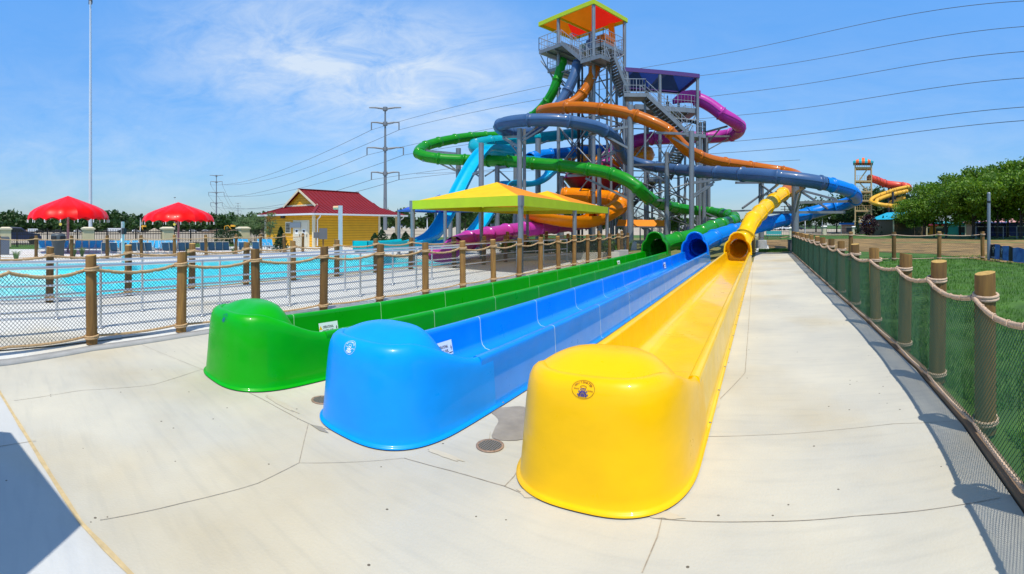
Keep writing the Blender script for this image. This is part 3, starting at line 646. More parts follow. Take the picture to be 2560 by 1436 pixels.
m_bolt = M('bolt_head', (.25, .25, .26), .4, metal=.7); bb = MB(); bb.lathe((0, 0, 0), [(.011, 0), (.011, .005), (.006, .008), (0, .008)], 8); bb.cur = 0
bolt_me = bb.build('bolt', m_bolt); bolt_mesh = bolt_me.data; bpy.data.objects.remove(bolt_me)
def bolts(t, xc, y0):
    for s in (1, -1):
        for i in range(22):
            o = bpy.data.objects.new('bolt', bolt_mesh); C.objects.link(o); o.parent = t; w = wloc(t); o.location = (xc + s * .605 - w.x, y0 + 1.35 + i * .78 - w.y, .0245)
# green slide
tg, bv = runout('water_slide', 'green tube slide whose lane ends nearest the rope fence', GX, 2.12, m_greenl, m_green, 'racing slides that end in the three long lanes')
emblem(tg, bv, GX + .02, 2.12, .685, .10, .10, M('emblem_navy', (0.0, 0.06, 0.2), .4), M('emblem_blue', (0.0, .08, .35), .4), .08)
bolts(tg, GX, 2.12)
level_sign(tg, GX - .425, 3.98, .27, .32, .16, 1); level_sign(tg, GX - .425, 16.4, .28, .32, .2, 1)
pg = [P(1406, 150, 41), P(1396, 190, 40.6), P(1381, 232, 40.6), P(1359, 265, 41), P(1336, 287, 41.6), P(1300, 312, 43), P(1270, 330, 44), P(1241, 339, 44), P(1203, 341, 43), P(1163, 344, 41.5), P(1120, 351, 40), P(1077, 361, 38.6), P(1052, 372, 37.4), P(1047, 383, 36.4), P(1062, 391, 35.8), P(1090, 396, 35.4), P(1125, 399, 35.2), P(1165, 400, 35), P(1210, 402, 34.4), P(1250, 403, 33.6),
      P(1292, 405, 32.8), P(1335, 409, 32.2), P(1400, 414, 31.6), P(1459, 422, 31), P(1505, 429, 30.6), P(1540, 439, 30.2), P(1568, 451, 29.8), P(1590, 466, 29.6), P(1606, 482, 30), P(1622, 496, 31.4), P(1645, 507, 34), P(1677, 517, 37.5), P(1705, 522, 39.4), P(1735, 526, 40), P(1767, 529, 39.6), P(1794, 533, 38.2), P(1818, 537, 36.2), P(1834, 544, 34), P(1833, 551, 31.8), P(1818, 558, 29.6), P(1790, 567, 27.4), P(1765, 577, 25.6), P(1735, 592, 24)]
slide_tube(tg, 'tube', pg + [Vector((GX + .1, 22.1, .76)), Vector((GX, 21.3, .62))], .40, m_greent, joint=1.9)
mouth(tg, 'tunnel_mouth', GX, m_greent, [Vector((GX + .03, 21.6, .67))], .40)
# blue slide
tb, bv = runout('water_slide', 'blue tube slide whose lane runs down the middle', BX, 2.42, m_bluel, m_blue, 'racing slides that end in the three long lanes')
emblem(tb, bv, BX + .0, 2.42, .685, .125, .11, M('emblem_white', (0.75, 0.85, 0.9), .4), M('emblem_pale', (0.8, .88, .92), .4), -.02)
bolts(tb, BX, 2.42)
level_sign(tb, BX - .425, 4.2, .27, .32, .16, 1); level_sign(tb, BX - .425, 16.0, .28, .3, .2, 1)
pb1 = [P(1444, 156, 39), P(1437, 185, 38.6), P(1428, 208, 38.4), P(1416, 232, 38.2), P(1400, 258, 38), P(1376, 292, 37.6), P(1350, 318, 37), P(1318, 330, 36), P(1283, 331, 35), P(1258, 326, 33.8), P(1248, 317, 32.4), P(1262, 308, 31.2), P(1300, 302, 30.4), P(1344, 300, 30), P(1395, 301, 29.8), P(1440, 307, 30), P(1484, 316, 30.4), P(1512, 328, 31), P(1533, 341, 32), P(1545, 358, 33), P(1550, 376, 34), P(1558, 391, 35), P(1575, 402, 36), P(1607, 411, 36.6), P(1644, 418, 36.4), P(1689, 424, 35), P(1732, 428, 33), P(1771, 431, 31), P(1806, 433, 29.6), P(1850, 436, 28.2), P(1925, 441, 26.6), P(2013, 451, 26.6), P(2062, 459, 27.2)]
pb2 = [P(2062, 459, 27.2), P(2092, 466, 27.8), P(2120, 475, 28.6), P(2138, 487, 29.7), P(2137, 500, 30.9), P(2115, 510, 31.6), P(2080, 519, 31.6), P(2038, 530, 31.2), P(1988, 543, 30.2), P(1936, 555, 28.8), P(1890, 567, 27.2), P(1842, 578, 25.4), P(1800, 590, 23.7), Vector((BX + .09, 22.1, .76)), Vector((BX, 21.3, .62))]
slide_tube(tb, 'tube', pb1, .40, m_slate)
slide_tube(tb, 'tube', pb2, .40, m_bluet, first=0.3, joint=1.9)
mouth(tb, 'tunnel_mouth', BX, m_bluet, [Vector((BX + .03, 21.6, .67))], .40)
# orange and yellow slide
ty, bv = runout('water_slide', 'yellow lane slide fed by the orange tube and nearest the path', YX, 2.57, m_yell, m_yel, 'racing slides that end in the three long lanes')
emblem(ty, bv, YX, 2.57, .685, .145, .105, M('emblem_brown', (0.30, 0.10, 0.0), .4), M('emblem_violet', (0.03, .03, .22), .4))
bolts(ty, YX, 2.57)
level_sign(ty, YX - .425, 4.3, .27, .32, .16, 1)
po = [P(1489, 163, 38.5), P(1482, 189, 38.3), P(1471, 213, 38), P(1456, 236, 37.8), P(1436, 254, 37.6), P(1405, 266, 37.4), P(1375, 275, 37), P(1357, 280, 36.2), P(1356, 278, 35.2), P(1378, 272, 34.2), P(1414, 269, 33.4), P(1455, 269, 32.8), P(1496, 272, 32.4), P(1530, 276, 32), P(1565, 283, 31.8), P(1598, 293, 31.6), P(1643, 312, 31.4), P(1669, 326, 31.4), P(1684, 340, 31.4), P(1699, 357, 31.6), P(1716, 374, 31.8), P(1738, 386, 32.4), P(1763, 397, 33), P(1800, 406, 34), P(1849, 413, 35.4), P(1890, 419, 36.4), P(1930, 425, 37), P(1965, 430, 37), P(1990, 438, 36.2), P(1999, 449, 34.6), P(1992, 460, 32.8), P(1978, 471, 31), P(1960, 484, 29.6)]
py_ = [P(1960, 484, 29.6), P(1942, 496, 28.4), P(1925, 510, 27.2), P(1904, 528, 25.6), P(1888, 545, 24.2), P(1875, 560, 23), Vector((YX + .1, 22.1, .80)), Vector((YX, 21.3, .62))]
slide_tube(ty, 'tube', po, .40, m_orange)
slide_tube(ty, 'tube', py_, .40, m_yelt, first=.2, joint=1.5)
mouth(ty, 'tunnel_mouth', YX, m_yelt, [Vector((YX + .03, 21.6, .67))], .40)
# purple raft slide: entry tub, wide tube, bowl, exit tube
tp = thing('water_slide', 'purple raft slide with crimson bowl and magenta exit tube', 'water slide', G(1117, 660))
pp = [P(1735, 247, 43), P(1752, 251, 43), P(1770, 260, 43), P(1788, 272, 43), P(1807, 287, 43), P(1826, 298, 43.4), P(1842, 309, 44.2), P(1849, 322, 45.6), P(1838, 334, 47), P(1810, 340, 48), P(1771, 343, 48), P(1720, 344, 47.6), P(1658, 346, 47), P(1611, 348, 46), P(1586, 354, 45.5), P(1560, 364, 45), P(1535, 378, 44), P(1518, 395, 43.4), P(1505, 415, 43)]
slide_tube(tp, 'tube', pp, .60, m_mag, joint=2.8, n=24)
b = MB(); rows = []
for i, p in enumerate((P(1684, 249, 42.6), P(1700, 246, 42.8), P(1722, 245, 43), P(1745, 248, 43))):
    d = Vector((.87, .48, 0)); a = Vector((-.48, .87, 0)); w = (.35, .62, .66, .66)[i]; h = (.1, .5, .55, .6)[i]
    rows.append([p - a * w + Vector((0, 0, h)), p - a * w * .9 - Vector((0, 0, .3)), p - Vector((0, 0, .42)), p + a * w * .9 - Vector((0, 0, .3)), p + a * w + Vector((0, 0, h))])
b.grid(rows); b.build('entry_tub', m_mag, tp)
c = P(1487, 447, 41.5)
b = MB(); b.lathe((c.x, c.y, c.z), [(.4, -1.5), (1.3, -1.3), (2.1, -.8), (2.7, -.06), (2.78, -.05), (2.78, .05), (2.7, .06), (2.3, .8), (1.6, 1.3), (.8, 1.5), (.05, 1.55)], 36); bo = b.build('bowl', m_crim, tp)
b = MB(); b.lathe((c.x, c.y, c.z), [(2.775, -.07), (2.86, -.07), (2.86, .07), (2.775, .07)], 36); b.build('rim', m_mag, bo)
pm = [P(1470, 556, 37.5), P(1440, 561, 36.2), P(1396, 566, 34.2), P(1331, 572, 31.2), P(1273, 580, 28.4), P(1214, 592, 25.8), P(1166, 604, 23.8), P(1136, 616, 22.4)]
slide_tube(tp, 'exit_tube', pm, .47, m_mag, joint=2.2, n=24)
b = MB(); rows = []
c0, c1 = P(1140, 615, 22.5), P(1104, 632, 20.6); d = (c1 - c0); d.z = 0; d.normalize(); a = Vector((-d.y, d.x, 0))
for k, (p, w, h) in enumerate(((c0, .48, .46), (c0.lerp(c1, .3), .60, .52), (c0.lerp(c1, .65), .7, .30), (c1, .8, .02))):
    rows.append([Vector((p.x, p.y, max(.02, p.z - .42))) + a * (w * cos(t)) + Vector((0, 0, (h + .30) * max(0, abs(sin(t)) if k < 2 else abs(cos(t)) ** 3))) for t in [pi * i / 16 for i in range(17)]])
b.grid(rows); b.build('splash_flare', m_mag, tp)
# orange raft slide
to = thing('water_slide', 'wide orange raft slide coiled behind the yellow shelter roof', 'water slide', A(1430, 38))
pq = [P(1418, 396, 45.5), P(1440, 380, 46), P(1480, 378, 47), P(1540, 380, 47.4), P(1590, 379, 47), P(1618, 384, 45.8), P(1612, 394, 44), P(1580, 399, 43.4), P(1540, 402, 43.4), P(1490, 404, 43.6), P(1450, 402, 44)]
slide_tube(to, 'upper_tube', pq, .62, m_rorange, joint=3, n=22)
pr = [P(1408, 488, 40), P(1440, 488, 39.6), P(1480, 491, 39), P(1515, 495, 38.4), P(1542, 499, 37.4), P(1551, 509, 36), P(1538, 522, 34.8), P(1515, 535, 34), P(1485, 546, 33.4)]
slide_tube(to, 'lower_tube', pr, .60, m_rorange, joint=2.4, n=22)
b = MB(); pts = spline([P(1500, 540, 33.6), P(1480, 550, 33), P(1440, 553, 32), P(1400, 551, 31.4), P(1360, 545, 31.2), P(1325, 541, 31.6)], .3); rows = []
for i, p in enumerate(pts):
    d = (pts[min(i + 1, len(pts) - 1)] - pts[max(0, i - 1)]).normalized(); a = Vector((-d.y, d.x, 0)).normalized(); k = i / (len(pts) - 1)
    rows.append([p + a * 1.05 * cos(t) + Vector((0, 0, -.75 * sin(t) * (1 - .3 * k) + .2)) for t in [pi * (-.05 + 1.1 * j / 16) for j in range(17)]])
b.grid(rows); b.build('open_trough', m_rorange, to)
# aqua drop slides
def chute(parent, name, pts, w, mat, wall=.36):
    q = resample(spline(pts, .2), .25); rows = []
    for i, p in enumerate(q):
        d = (q[min(i + 1, len(q) - 1)] - q[max(0, i - 1)]).normalized(); a = d.cross(Vector((0, 0, 1))).normalized(); u = a.cross(d).normalized()
        sec = [(-w / 2 - .07, wall - .03), (-w / 2 - .07, wall), (-w / 2, wall), (-w / 2 + .02, .14), (-w / 2 + .12, .03), (0, 0), (w / 2 - .12, .03), (w / 2 - .02, .14), (w / 2, wall), (w / 2 + .07, wall), (w / 2 + .07, wall - .03), (w / 2 + .03, .1), (w / 2 - .12, -.05), (0, -.07), (-w / 2 + .12, -.05), (-w / 2 - .03, .1), (-w / 2 - .07, wall - .03)]
        rows.append([p + a * x + u * z for x, z in sec])
    b = MB(); b.grid(rows); return b.build(name, mat, parent)
ta = thing('water_slide', 'teal tube slide that ends in the nearer aqua drop chute', 'water slide', A(1060, 28))
slide_tube(ta, 'tube', [P(1470, 330, 46), P(1430, 335, 45.4), P(1361, 343, 44), P(1318, 347, 43), P(1258, 352, 41.6), P(1205, 358, 40), P(1186, 367, 38.2), P(1200, 375, 36.8), P(1240, 378, 36.2), P(1285, 378, 36)], .50, m_teal, joint=2.6)
chute(ta, 'drop_chute', [P(1296, 384, 36), P(1270, 380, 35.4), P(1240, 375, 34.6), P(1217, 378, 33.6), P(1199, 396, 32.6), P(1175, 434, 31.4), P(1152, 478, 30.4), P(1128, 527, 29.4), P(1106, 568, 28.6), P(1082, 597, 27.8), P(1050, 613, 26.8), P(1015, 622, 25.8)], .95, m_aqua)
chute(ta, 'run_out', [P(1022, 621, 26), P(985, 626, 24.9), P(945, 628, 23.9), P(900, 629, 23)], .95, m_tealw, .5)
tb2 = thing('water_slide', 'bright blue tube slide that ends in the farther aqua drop chute', 'water slide', A(1160, 31))
slide_tube(tb2, 'tube', [P(1560, 374, 46), P(1500, 376, 45), P(1440, 380, 44), P(1392, 385, 42.6), P(1345, 390, 41.4), P(1325, 398, 40)], .5, m_bluet)
chute(tb2, 'drop_chute', [P(1325, 402, 40.4), P(1350, 404, 39.6), P(1378, 412, 39), P(1384, 428, 38.4), P(1368, 448, 38), P(1345, 461, 37.6), P(1312, 466, 37), P(1282, 463, 36.2), P(1262, 467, 35.4), P(1250, 484, 34.8), P(1236, 512, 34), P(1218, 545, 33.2), P(1200, 572, 32.4), P(1178, 595, 31.4), P(1150, 608, 30.2), P(1110, 617, 28.8), P(1060, 622, 27.4)], 1.0, m_aqua)
# ---------------------------------------------------------------- slide towers
def lin(o, U, V): return lambda u, v, z=0.0: Vector((o[0] + U[0] * u + V[0] * v, o[1] + U[1] * u + V[1] * v, z))
def rail_panel(b, p, q, h=1.05, pitch=.3, mid=True, thin=.017):
    p, q = Vector(p), Vector(q); n = max(1, int((q - p).length / pitch)); up = Vector((0, 0, 1))
    b.bar(p + up * h, q + up * h, .042); b.bar(p + up * .1, q + up * .1, .035)
    if mid: b.bar(p + up * h * .55, q + up * h * .55, .03)
    for i in range(n + 1):
        s = p.lerp(q, i / n); w = .045 if i % 4 == 0 or i == n else thin; b.bar(s, s + up * h, w)
def deck(parent, name, T, u0, u1, v0, v1, z, th=.3):
    b = MB(); pts = [T(u0, v0), T(u1, v0), T(u1, v1), T(u0, v1)]; lo = [Vector((p.x, p.y, z - th)) for p in pts]; hi = [Vector((p.x, p.y, z)) for p in pts]
    b.add(lo + hi, [(3, 2, 1, 0), (4, 5, 6, 7), (0, 1, 5, 4), (1, 2, 6, 5), (2, 3, 7, 6), (3, 0, 4, 7)], False)
    n = int((u1 - u0) / .8)
    for i in range(1, n): b.bar(T(u0 + (u1 - u0) * i / n, v0 + .03, z - th - .06), T(u0 + (u1 - u0) * i / n, v1 - .03, z - th - .06), .06, .12)
    return b.build(name, m_steel, parent)
def stairs(parent, p0, p1, w=1.25, rails=True):
    """flight from p0 (top) down to p1: two stringers, treads with risers, pickets"""
    p0, p1 = Vector(p0), Vector(p1); d = p1 - p0; hd = Vector((d.x, d.y, 0)); L_ = hd.length; hd.normalize(); a = Vector((-hd.y, hd.x, 0)); n = max(3, int(abs(d.z) / .19)); b = MB()
    for s in (1, -1): b.bar(p0 + a * s * w / 2, p1 + a * s * w / 2, .06, .30)
    ang = math.atan2(hd.y, hd.x); b.cur = 1
    for i in range(n):
        c = p0 + d * ((i + .5) / n); b.box((c.x, c.y, c.z + .04), (L_ / n * 1.0, w - .08, .04), ang)
        e = p0 + d * ((i + 1) / n); b.box((e.x, e.y, e.z - .0 + .09), (.02, w - .08, .17), ang)
    f = b.build('stair_flight', [m_steel, m_steel2], parent)
    if rails:
        b = MB()
        for s in (1, -1): rail_panel(b, p0 + a * s * (w / 2), p1 + a * s * (w / 2), 1.05, .32)
        b.build('stair_railing', m_rail, f)
def fabric(name, col, tl=.45):
    m = M(name, col, .75, var=.06, scale=1.5); n = m.node_tree; b = n.nodes['Principled BSDF']; out = [x for x in n.nodes if x.type == 'OUTPUT_MATERIAL'][0]; src = b.inputs['Base Color'].links[0].from_socket
    tr = n.nodes.new('ShaderNodeBsdfTranslucent'); mix = n.nodes.new('ShaderNodeMixShader'); mix.inputs[0].default_value = tl; n.links.new(src, tr.inputs[0]); n.links.new(b.outputs[0], mix.inputs[1]); n.links.new(tr.outputs[0], mix.inputs[2]); n.links.new(mix.outputs[0], out.inputs[0]); return m
m_fyel = fabric('yellow_fabric', (0.92, 0.60, 0.0), .22); m_for = fabric('orange_fabric', (0.95, 0.30, 0.01), .2); m_fred = fabric('red_fabric', (0.92, 0.03, 0.01)); m_fblue = fabric('blue_fabric', (0.03, 0.10, 0.55), .12); m_fnavy = fabric('navy_fabric', (0.025, 0.07, 0.22), .1); m_fcyan = fabric('cyan_fabric', (0.02, 0.45, 0.85), .3); m_fdeep = fabric('deep_orange_fabric', (.86, .24, .003), .28); m_fscar = fabric('scarlet_fabric', (.88, .02, .008), .45); m_fpurp = fabric('purple_fabric', (0.10, 0.03, 0.33))
m_lime = M('lime_paint', (0.50, 0.63, 0.005), .45, var=.05, scale=2)
m_purp = M('purple_paint', (0.085, 0.032, 0.19), .5)
def pyramid(parent, T, u0, u1, v0, v1, z, h, cols, name='roof_panel'):
    um, vm = (u0 + u1) / 2, (v0 + v1) / 2; ap = T(um, vm, z + h); cs = [T(u0, v0, z), T(u1, v0, z), T(u1, v1, z), T(u0, v1, z)]
    for i in range(4):
        b = MB(); p, q = cs[i], cs[(i + 1) % 4]; rows = []
        for j in range(7):
            k = j / 6; a, c = p.lerp(ap, k), q.lerp(ap, k); s = -h * .09 * 4 * k * (1 - k); rows.append([a + Vector((0, 0, s * .3)), a.lerp(c, .5) + Vector((0, 0, s)), c + Vector((0, 0, s * .3))])
        b.grid(rows); b.build(name, cols[i], parent)
def edge_frame(parent, T, u0, u1, v0, v1, z, hh, m, name='edge_beam'):
    for p, q in (((u0, v0), (u1, v0)), ((u1, v0), (u1, v1)), ((u1, v1), (u0, v1)), ((u0, v1), (u0, v0))):
        b = MB(); b.bar(T(*p, z), T(*q, z), .12, hh); b.build(name, m, parent)
# main tower
N1 = Vector((-13.06, 35.69)); T1 = lin(N1, (-.9417, .336), (.3437, .9399))
tw = thing('slide_tower', 'tall steel slide tower with red and orange roof edged in lime', 'slide tower', (N1.x, N1.y, 0))
ZE, ZD = 19.25, 16.55
for u, v, top in ((0, 0, ZE), (3.86, 0, ZE), (0, 4.1, ZE - .1), (3.86, 4.1, ZE - .1)):
    b = MB(); b.cyl(T1(u, v), T1(u, v, top), .15, 14)
    for z in (4.4, 8.8, 13.2): b.lathe(T1(u, v, z), [(.24, -.05), (.24, .05)], 14)
    b.build('column', m_steel, tw)
for u, v, top in ((1.9, 4.1, ZD), (5.6, 3.6, ZD - 1), (1.9, 2.0, ZD - .3), (-1.2, .7, 14.6), (5.4, 1.6, ZD - 1)):
    b = MB(); b.cyl(T1(u, v), T1(u, v, top - .3), .10, 12); b.build('column', m_steel, tw)
edge_frame(tw, T1, -.15, 6.1, -.15, 4.3, ZE, .34, m_lime)
b = MB(); b.bar(T1(3.86, -.1, ZE - .05), T1(3.86, 4.25, ZE - .05), .1, .2); b.build('edge_beam', m_lime, tw)
pyramid(tw, T1, -.1, 3.86, -.1, 4.25, ZE + .1, 1.0, [m_fdeep, m_fdeep, m_fscar, m_fscar]); pyramid(tw, T1, 3.86, 6.05, -.1, 4.25, ZE + .1, .7, [m_fdeep, m_fdeep, m_fscar, m_fdeep])
deck(tw, 'platform', T1, 2.6, 5.3, -.9, 4.1, ZD); deck(tw, 'platform', T1, 0, 2.6, 1.2, 4.1, ZD); deck(tw, 'platform', T1, 5.3, 6.4, 1.2, 4.1, ZD - .9)
ZL = 14.6
deck(tw, 'landing', T1, -1.5, .5, -1.0, .9, ZL)
b = MB()
for p, q in (((2.9, -.9), (5.3, -.9)), ((5.3, -.9), (5.3, 1.2)), ((5.3, 4.1), (0, 4.1)), ((0, 4.1), (0, 1.2)), ((0, 1.2), (2.6, 1.2)), ((2.6, 1.2), (2.6, .3))): rail_panel(b, T1(*p, ZD), T1(*q, ZD), 1.1, .3)
b.build('railing', m_rail, tw); b = MB()
for p, q in (((5.3, 1.2), (6.4, 1.2)), ((6.4, 1.2), (6.4, 4.1))): rail_panel(b, T1(*p, ZD - .9), T1(*q, ZD - .9), 1.1, .3)
b.build('railing', m_rail, tw); b = MB()
for p, q in (((-1.5, .9), (.5, .9)), ((.5, .9), (.5, .3))): rail_panel(b, T1(*p, ZL), T1(*q, ZL), 1.1, .3)
b.build('railing', m_rail, tw); b = MB()
for p, q in (((-1.5, -.5), (-1.5, -1)), ((-1.5, -1), (.5, -1))): rail_panel(b, T1(*p, ZL), T1(*q, ZL), 1.1, .3)
b.build('railing', m_rail, tw)
stairs(tw, T1(2.7, -.35, ZD), T1(.45, -.35, ZL), 1.1)
L2 = Vector((-9.95, 36.6, 11.9)); L3 = Vector((-5.75, 39.3, 9.1)); L4 = Vector((-9.1, 41.6, 5.7)); L5 = Vector((-13.2, 42.6, 2.9))
stairs(tw, T1(-1.5, .2, ZL), L2 + Vector((-.75, -.2, 0)), 1.25)
stairs(tw, L2 + Vector((.6, .35, 0)), L3 + Vector((-.6, -.4, 0)), 1.35)
stairs(tw, L3 + Vector((-.5, .4, 0)), L4 + Vector((.6, -.4, 0)), 1.5); stairs(tw, L4 + Vector((-.6, .2, 0)), L5 + Vector((.6, 0, 0)), 1.35); stairs(tw, L5 + Vector((.4, .5, 0)), L5 + Vector((4.2, .9, -2.9)), 1.35)
for c, s, an in ((L2, (1.7, 1.5), .3), (L3, (1.7, 1.6), .55), (L4, (1.8, 2.0), .3), (L5, (1.7, 1.8), .3)):
    b = MB(); b.box((c.x, c.y, c.z - .15), (*s, .3), an); f = b.build('landing', m_steel, tw); b = MB(); ca, sa = cos(an), sin(an)
    def cr(x, y): return Vector((c.x + x * s[0] / 2 * ca - y * s[1] / 2 * sa, c.y + x * s[0] / 2 * sa + y * s[1] / 2 * ca, c.z))
    rail_panel(b, cr(-1, -1), cr(1, -1), 1.08, .22); rail_panel(b, cr(1, -1), cr(1, 1), 1.08, .22); b.build('landing_railing', m_rail, f)
for c_, pts in ((L2, ((-.7, -.6), (.7, .6))), (L3, ((-.7, .6), (.7, -.6), (.7, .6))), (L4, ((-.8, -.9), (.8, .9), (-.8, .9), (.8, -.9))), (L5, ((-.7, -.8), (.7, .8), (-.7, .8)))):
    for x, y in pts: b = MB(); b.cyl((c_.x + x, c_.y + y, 0), (c_.x + x, c_.y + y, c_.z - .2), .10, 10); b.build('column', m_steel, tw)
b = MB()
for p_, q_ in ((L3, L4), (L4, L5), (L2, L3)):
    for z in (1.5, 3.6): b.cyl((p_.x, p_.y, z), (q_.x, q_.y, z + 1.6), .05, 6); b.cyl((q_.x, q_.y, z), (p_.x, p_.y, z + 1.6), .05, 6)
b.build('cross_brace', m_steel2, tw)
b = MB(); rng = random.Random(3)
cols4 = [(0, 0), (3.86, 0), (3.86, 4.1), (0, 4.1)]
for i in range(4):
    (u0, v0), (u1, v1) = cols4[i], cols4[(i + 1) % 4]
    for z in (2.2, 6.4, 10.6):
        b.cyl(T1(u0, v0, z), T1(u1, v1, z + 3.6), .055, 6); b.cyl(T1(u1, v1, z), T1(u0, v0, z + 3.6), .055, 6); b.cyl(T1(u0, v0, z + 3.9), T1(u1, v1, z + 3.9), .06, 6)
for z in (3.0, 6.2, 9.4, 12.6): b.cyl(T1(0, 0, z), T1(3.86, 4.1, z), .05, 6); b.cyl(T1(1.9, 2, z + 1.4), T1(5.6, 3.6, z - .6), .05, 6); b.cyl(T1(3.86, 4.1, z), T1(5.4, 1.6, z + 1.8), .05, 6); b.cyl(T1(0, 4.1, z), T1(-1.2, .7, z + 1.2), .05, 6)
b.cyl(T1(6.2, .2, ZD - .4), T1(3.9, .1, ZD - 3), .05, 6); b.cyl(T1(5.2, -.8, ZD - .4), T1(3.9, 0, ZD - 3.4), .05, 6); b.cyl(T1(0, 4.0, ZD - .3), T1(0, .2, ZD - 3), .06, 6)
b.build('cross_brace', m_steel, tw)
for u, v, rr in ((2.6, 1.6, .09), (2.9, 1.9, .07), (3.2, 1.7, .07), (3.5, 2.2, .1), (2.2, 2.0, .05), (1.4, 2.4, .05)):
    b = MB(); b.cyl(T1(u, v), T1(u, v, ZD - .3), rr, 8); b.build('water_pipe', m_black if rr > .06 else m_steel2, tw)
for u, v, m, nm in ((3.1, 3.0, m_greent, 0), (2.0, 2.6, m_slate, 1), (.7, 2.4, m_orange, 2)):
    b = MB(); c = T1(u, v, ZD); b.box((c.x, c.y, c.z + .45), (.95, 1.5, .9), 2.8, .92); b.build('start_tub', m, tw)
b = MB(); b.bar(T1(.5, 3.2, ZD), T1(.9, 3.4, ZD + 2.4), .5, .2); b.build('start_canopy', m_rorange, tw)
# second tower
N2 = Vector((-11.25, 38.4)); T2 = lin(N2, (.887, .462), (-.462, .887))
t2 = thing('slide_tower', 'lower steel slide tower with navy roof edged in purple', 'slide tower', (N2.x, N2.y, 0)); Z2E, Z2 = 14.6, 11.85
for u, v in ((.15, 0), (3.0, 0), (6.4, .05), (6.3, 5.2), (.2, 5.2), (3.2, 5.2)):
    b = MB(); b.cyl(T2(u, v), T2(u, v, Z2E), .14, 14)
    for z in (4.4, 8.8): b.lathe(T2(u, v, z), [(.23, -.05), (.23, .05)], 14)
    b.build('column', m_steel, t2)
edge_frame(t2, T2, -.05, 6.5, -.1, 5.5, Z2E, .34, m_purp)
pyramid(t2, T2, 0, 3.25, 0, 5.4, Z2E + .12, .9, [m_fnavy, m_fblue, m_fnavy, m_fblue]); pyramid(t2, T2, 3.25, 6.45, 0, 5.4, Z2E + .12, .9, [m_fnavy, m_fblue, m_fnavy, m_fnavy])
deck(t2, 'platform', T2, .9, 6.5, .2, 5.3, Z2, .42)
b = MB()
for p, q in (((2.2, .2), (6.5, .2)), ((6.5, .2), (6.5, 1.4)), ((6.5, 3.6), (6.5, 5.3)), ((6.5, 5.3), (.9, 5.3)), ((.9, 5.3), (.9, 1.2))): rail_panel(b, T2(*p, Z2), T2(*q, Z2), 1.1, .3)
b.build('railing', m_rail, t2)
b = MB(); c4 = [(.15, 0), (6.4, .05), (6.3, 5.2), (.2, 5.2)]
for i in range(4):
    (u0, v0), (u1, v1) = c4[i], c4[(i + 1) % 4]
    for z in (1.8, 6.4):
        b.cyl(T2(u0, v0, z), T2((u0 + u1) / 2, (v0 + v1) / 2, z + 4.2), .06, 6); b.cyl(T2(u1, v1, z), T2((u0 + u1) / 2, (v0 + v1) / 2, z + 4.2), .06, 6); b.cyl(T2(u0, v0, z + 4.4), T2(u1, v1, z + 4.4), .055, 6)
b.cyl(T2(6.4, .2, Z2 - .4), T2(5.0, .2, Z2 - 2.9), .06, 6); b.build('cross_brace', m_steel, t2)
for u, rr in ((6.75, .14), (7.1, .14)):
    b = MB(); b.cyl(T2(u, .2), T2(u, .2, Z2 - 1.3), rr, 10); b.lathe(T2(u, .2, Z2 - 1.3), [(rr, 0), (rr * .8, .1), (.01, .16)], 10); b.build('water_pipe', m_black, t2)
b = MB(); b.tube([T2(6.75, .2, Z2 - 1.4), T2(6.2, 1, Z2 - 1.0), T2(5, 1.6, Z2 - .9)], .13, 8); b.build('water_pipe', m_black, t2)
b = MB(); c = T2(3.9, .8, Z2); b.box((c.x, c.y, c.z + .25), (.25, .25, .5)); b.box((c.x, c.y, c.z + .75), (.1, .1, .6)); b.build('control_stand', m_black, t2)
# ---------------------------------------------------------------- steel posts that carry the tubes
def support(label, px, ytop, r, rad, arms=(), footing=False, extra=()):
    """arms: (end px, end py, end r, py at the column); each is a box beam with a foot plate"""
    base = A(px, r); top = P(px, ytop, r); t = thing('support_column', label, 'steel column', base, 'steel columns that carry the slide tubes')
    b = MB(); b.cyl(base, top, rad, 20); b.lathe(base, [(rad * 1.7, 0), (rad * 1.7, .05), (rad, .06)], 20); b.build('pole', m_steel, t)
    if footing: b = MB(); b.lathe(base, [(.42, 0), (.42, .5), (.38, .56), (rad, .56)], 24); b.build('footing', m_curb, t)
    for ex, ey, er, sy, *w in arms:
        b = MB(); e, s = P(ex, ey, er), P(px, sy, r); b.bar(s, e, w[0] if w else .13, (w[0] if w else .13) * 1.2); b.build('arm' if not w or w[0] > .1 else 'strut', m_steel, t)
    return t
cl = 'galvanised column '
support(cl + 'carrying the left bend of the green tube', 1146, 371, 36, .19, [(1066, 377, 36.8, 385), (1056, 402, 35.6, 391), (1093, 383, 36.4, 432, .09), (1080, 400, 36, 431, .09)])
support(cl + 'standing in front of the aqua drop chute', 1203, 358, 29.5, .16, [(1183, 436, 30.4, 428), (1188, 434, 30.2, 446, .07)])
support('tall ' + cl + 'under the left end of the slate blue tube', 1299, 322, 30.6, .17, [(1258, 345, 33, 368), (1266, 346, 33, 388, .08), (1345, 316, 30.4, 350, .08), (1358, 320, 30.2, 358, .08), (1258, 343, 34, 342)])
support('slimmer ' + cl + 'paired close beside the tall one under the slate blue tube', 1311, 323, 31.4, .11)
support(cl + 'short and thick behind the green tube below the teal tube', 1345, 347, 41, .24, [(1372, 352, 43, 362, .1)])
support(cl + 'with a flange below the level green tube', 1243, 403 + 12, 33.4, .17, [(1266, 417, 33, 420), (1212, 441, 33, 421, .08), (1275, 452, 33, 423, .08)])
support(cl + 'rising between the two drop chutes', 1289, 383, 38, .18, [(1250, 372, 36, 392, .09)])
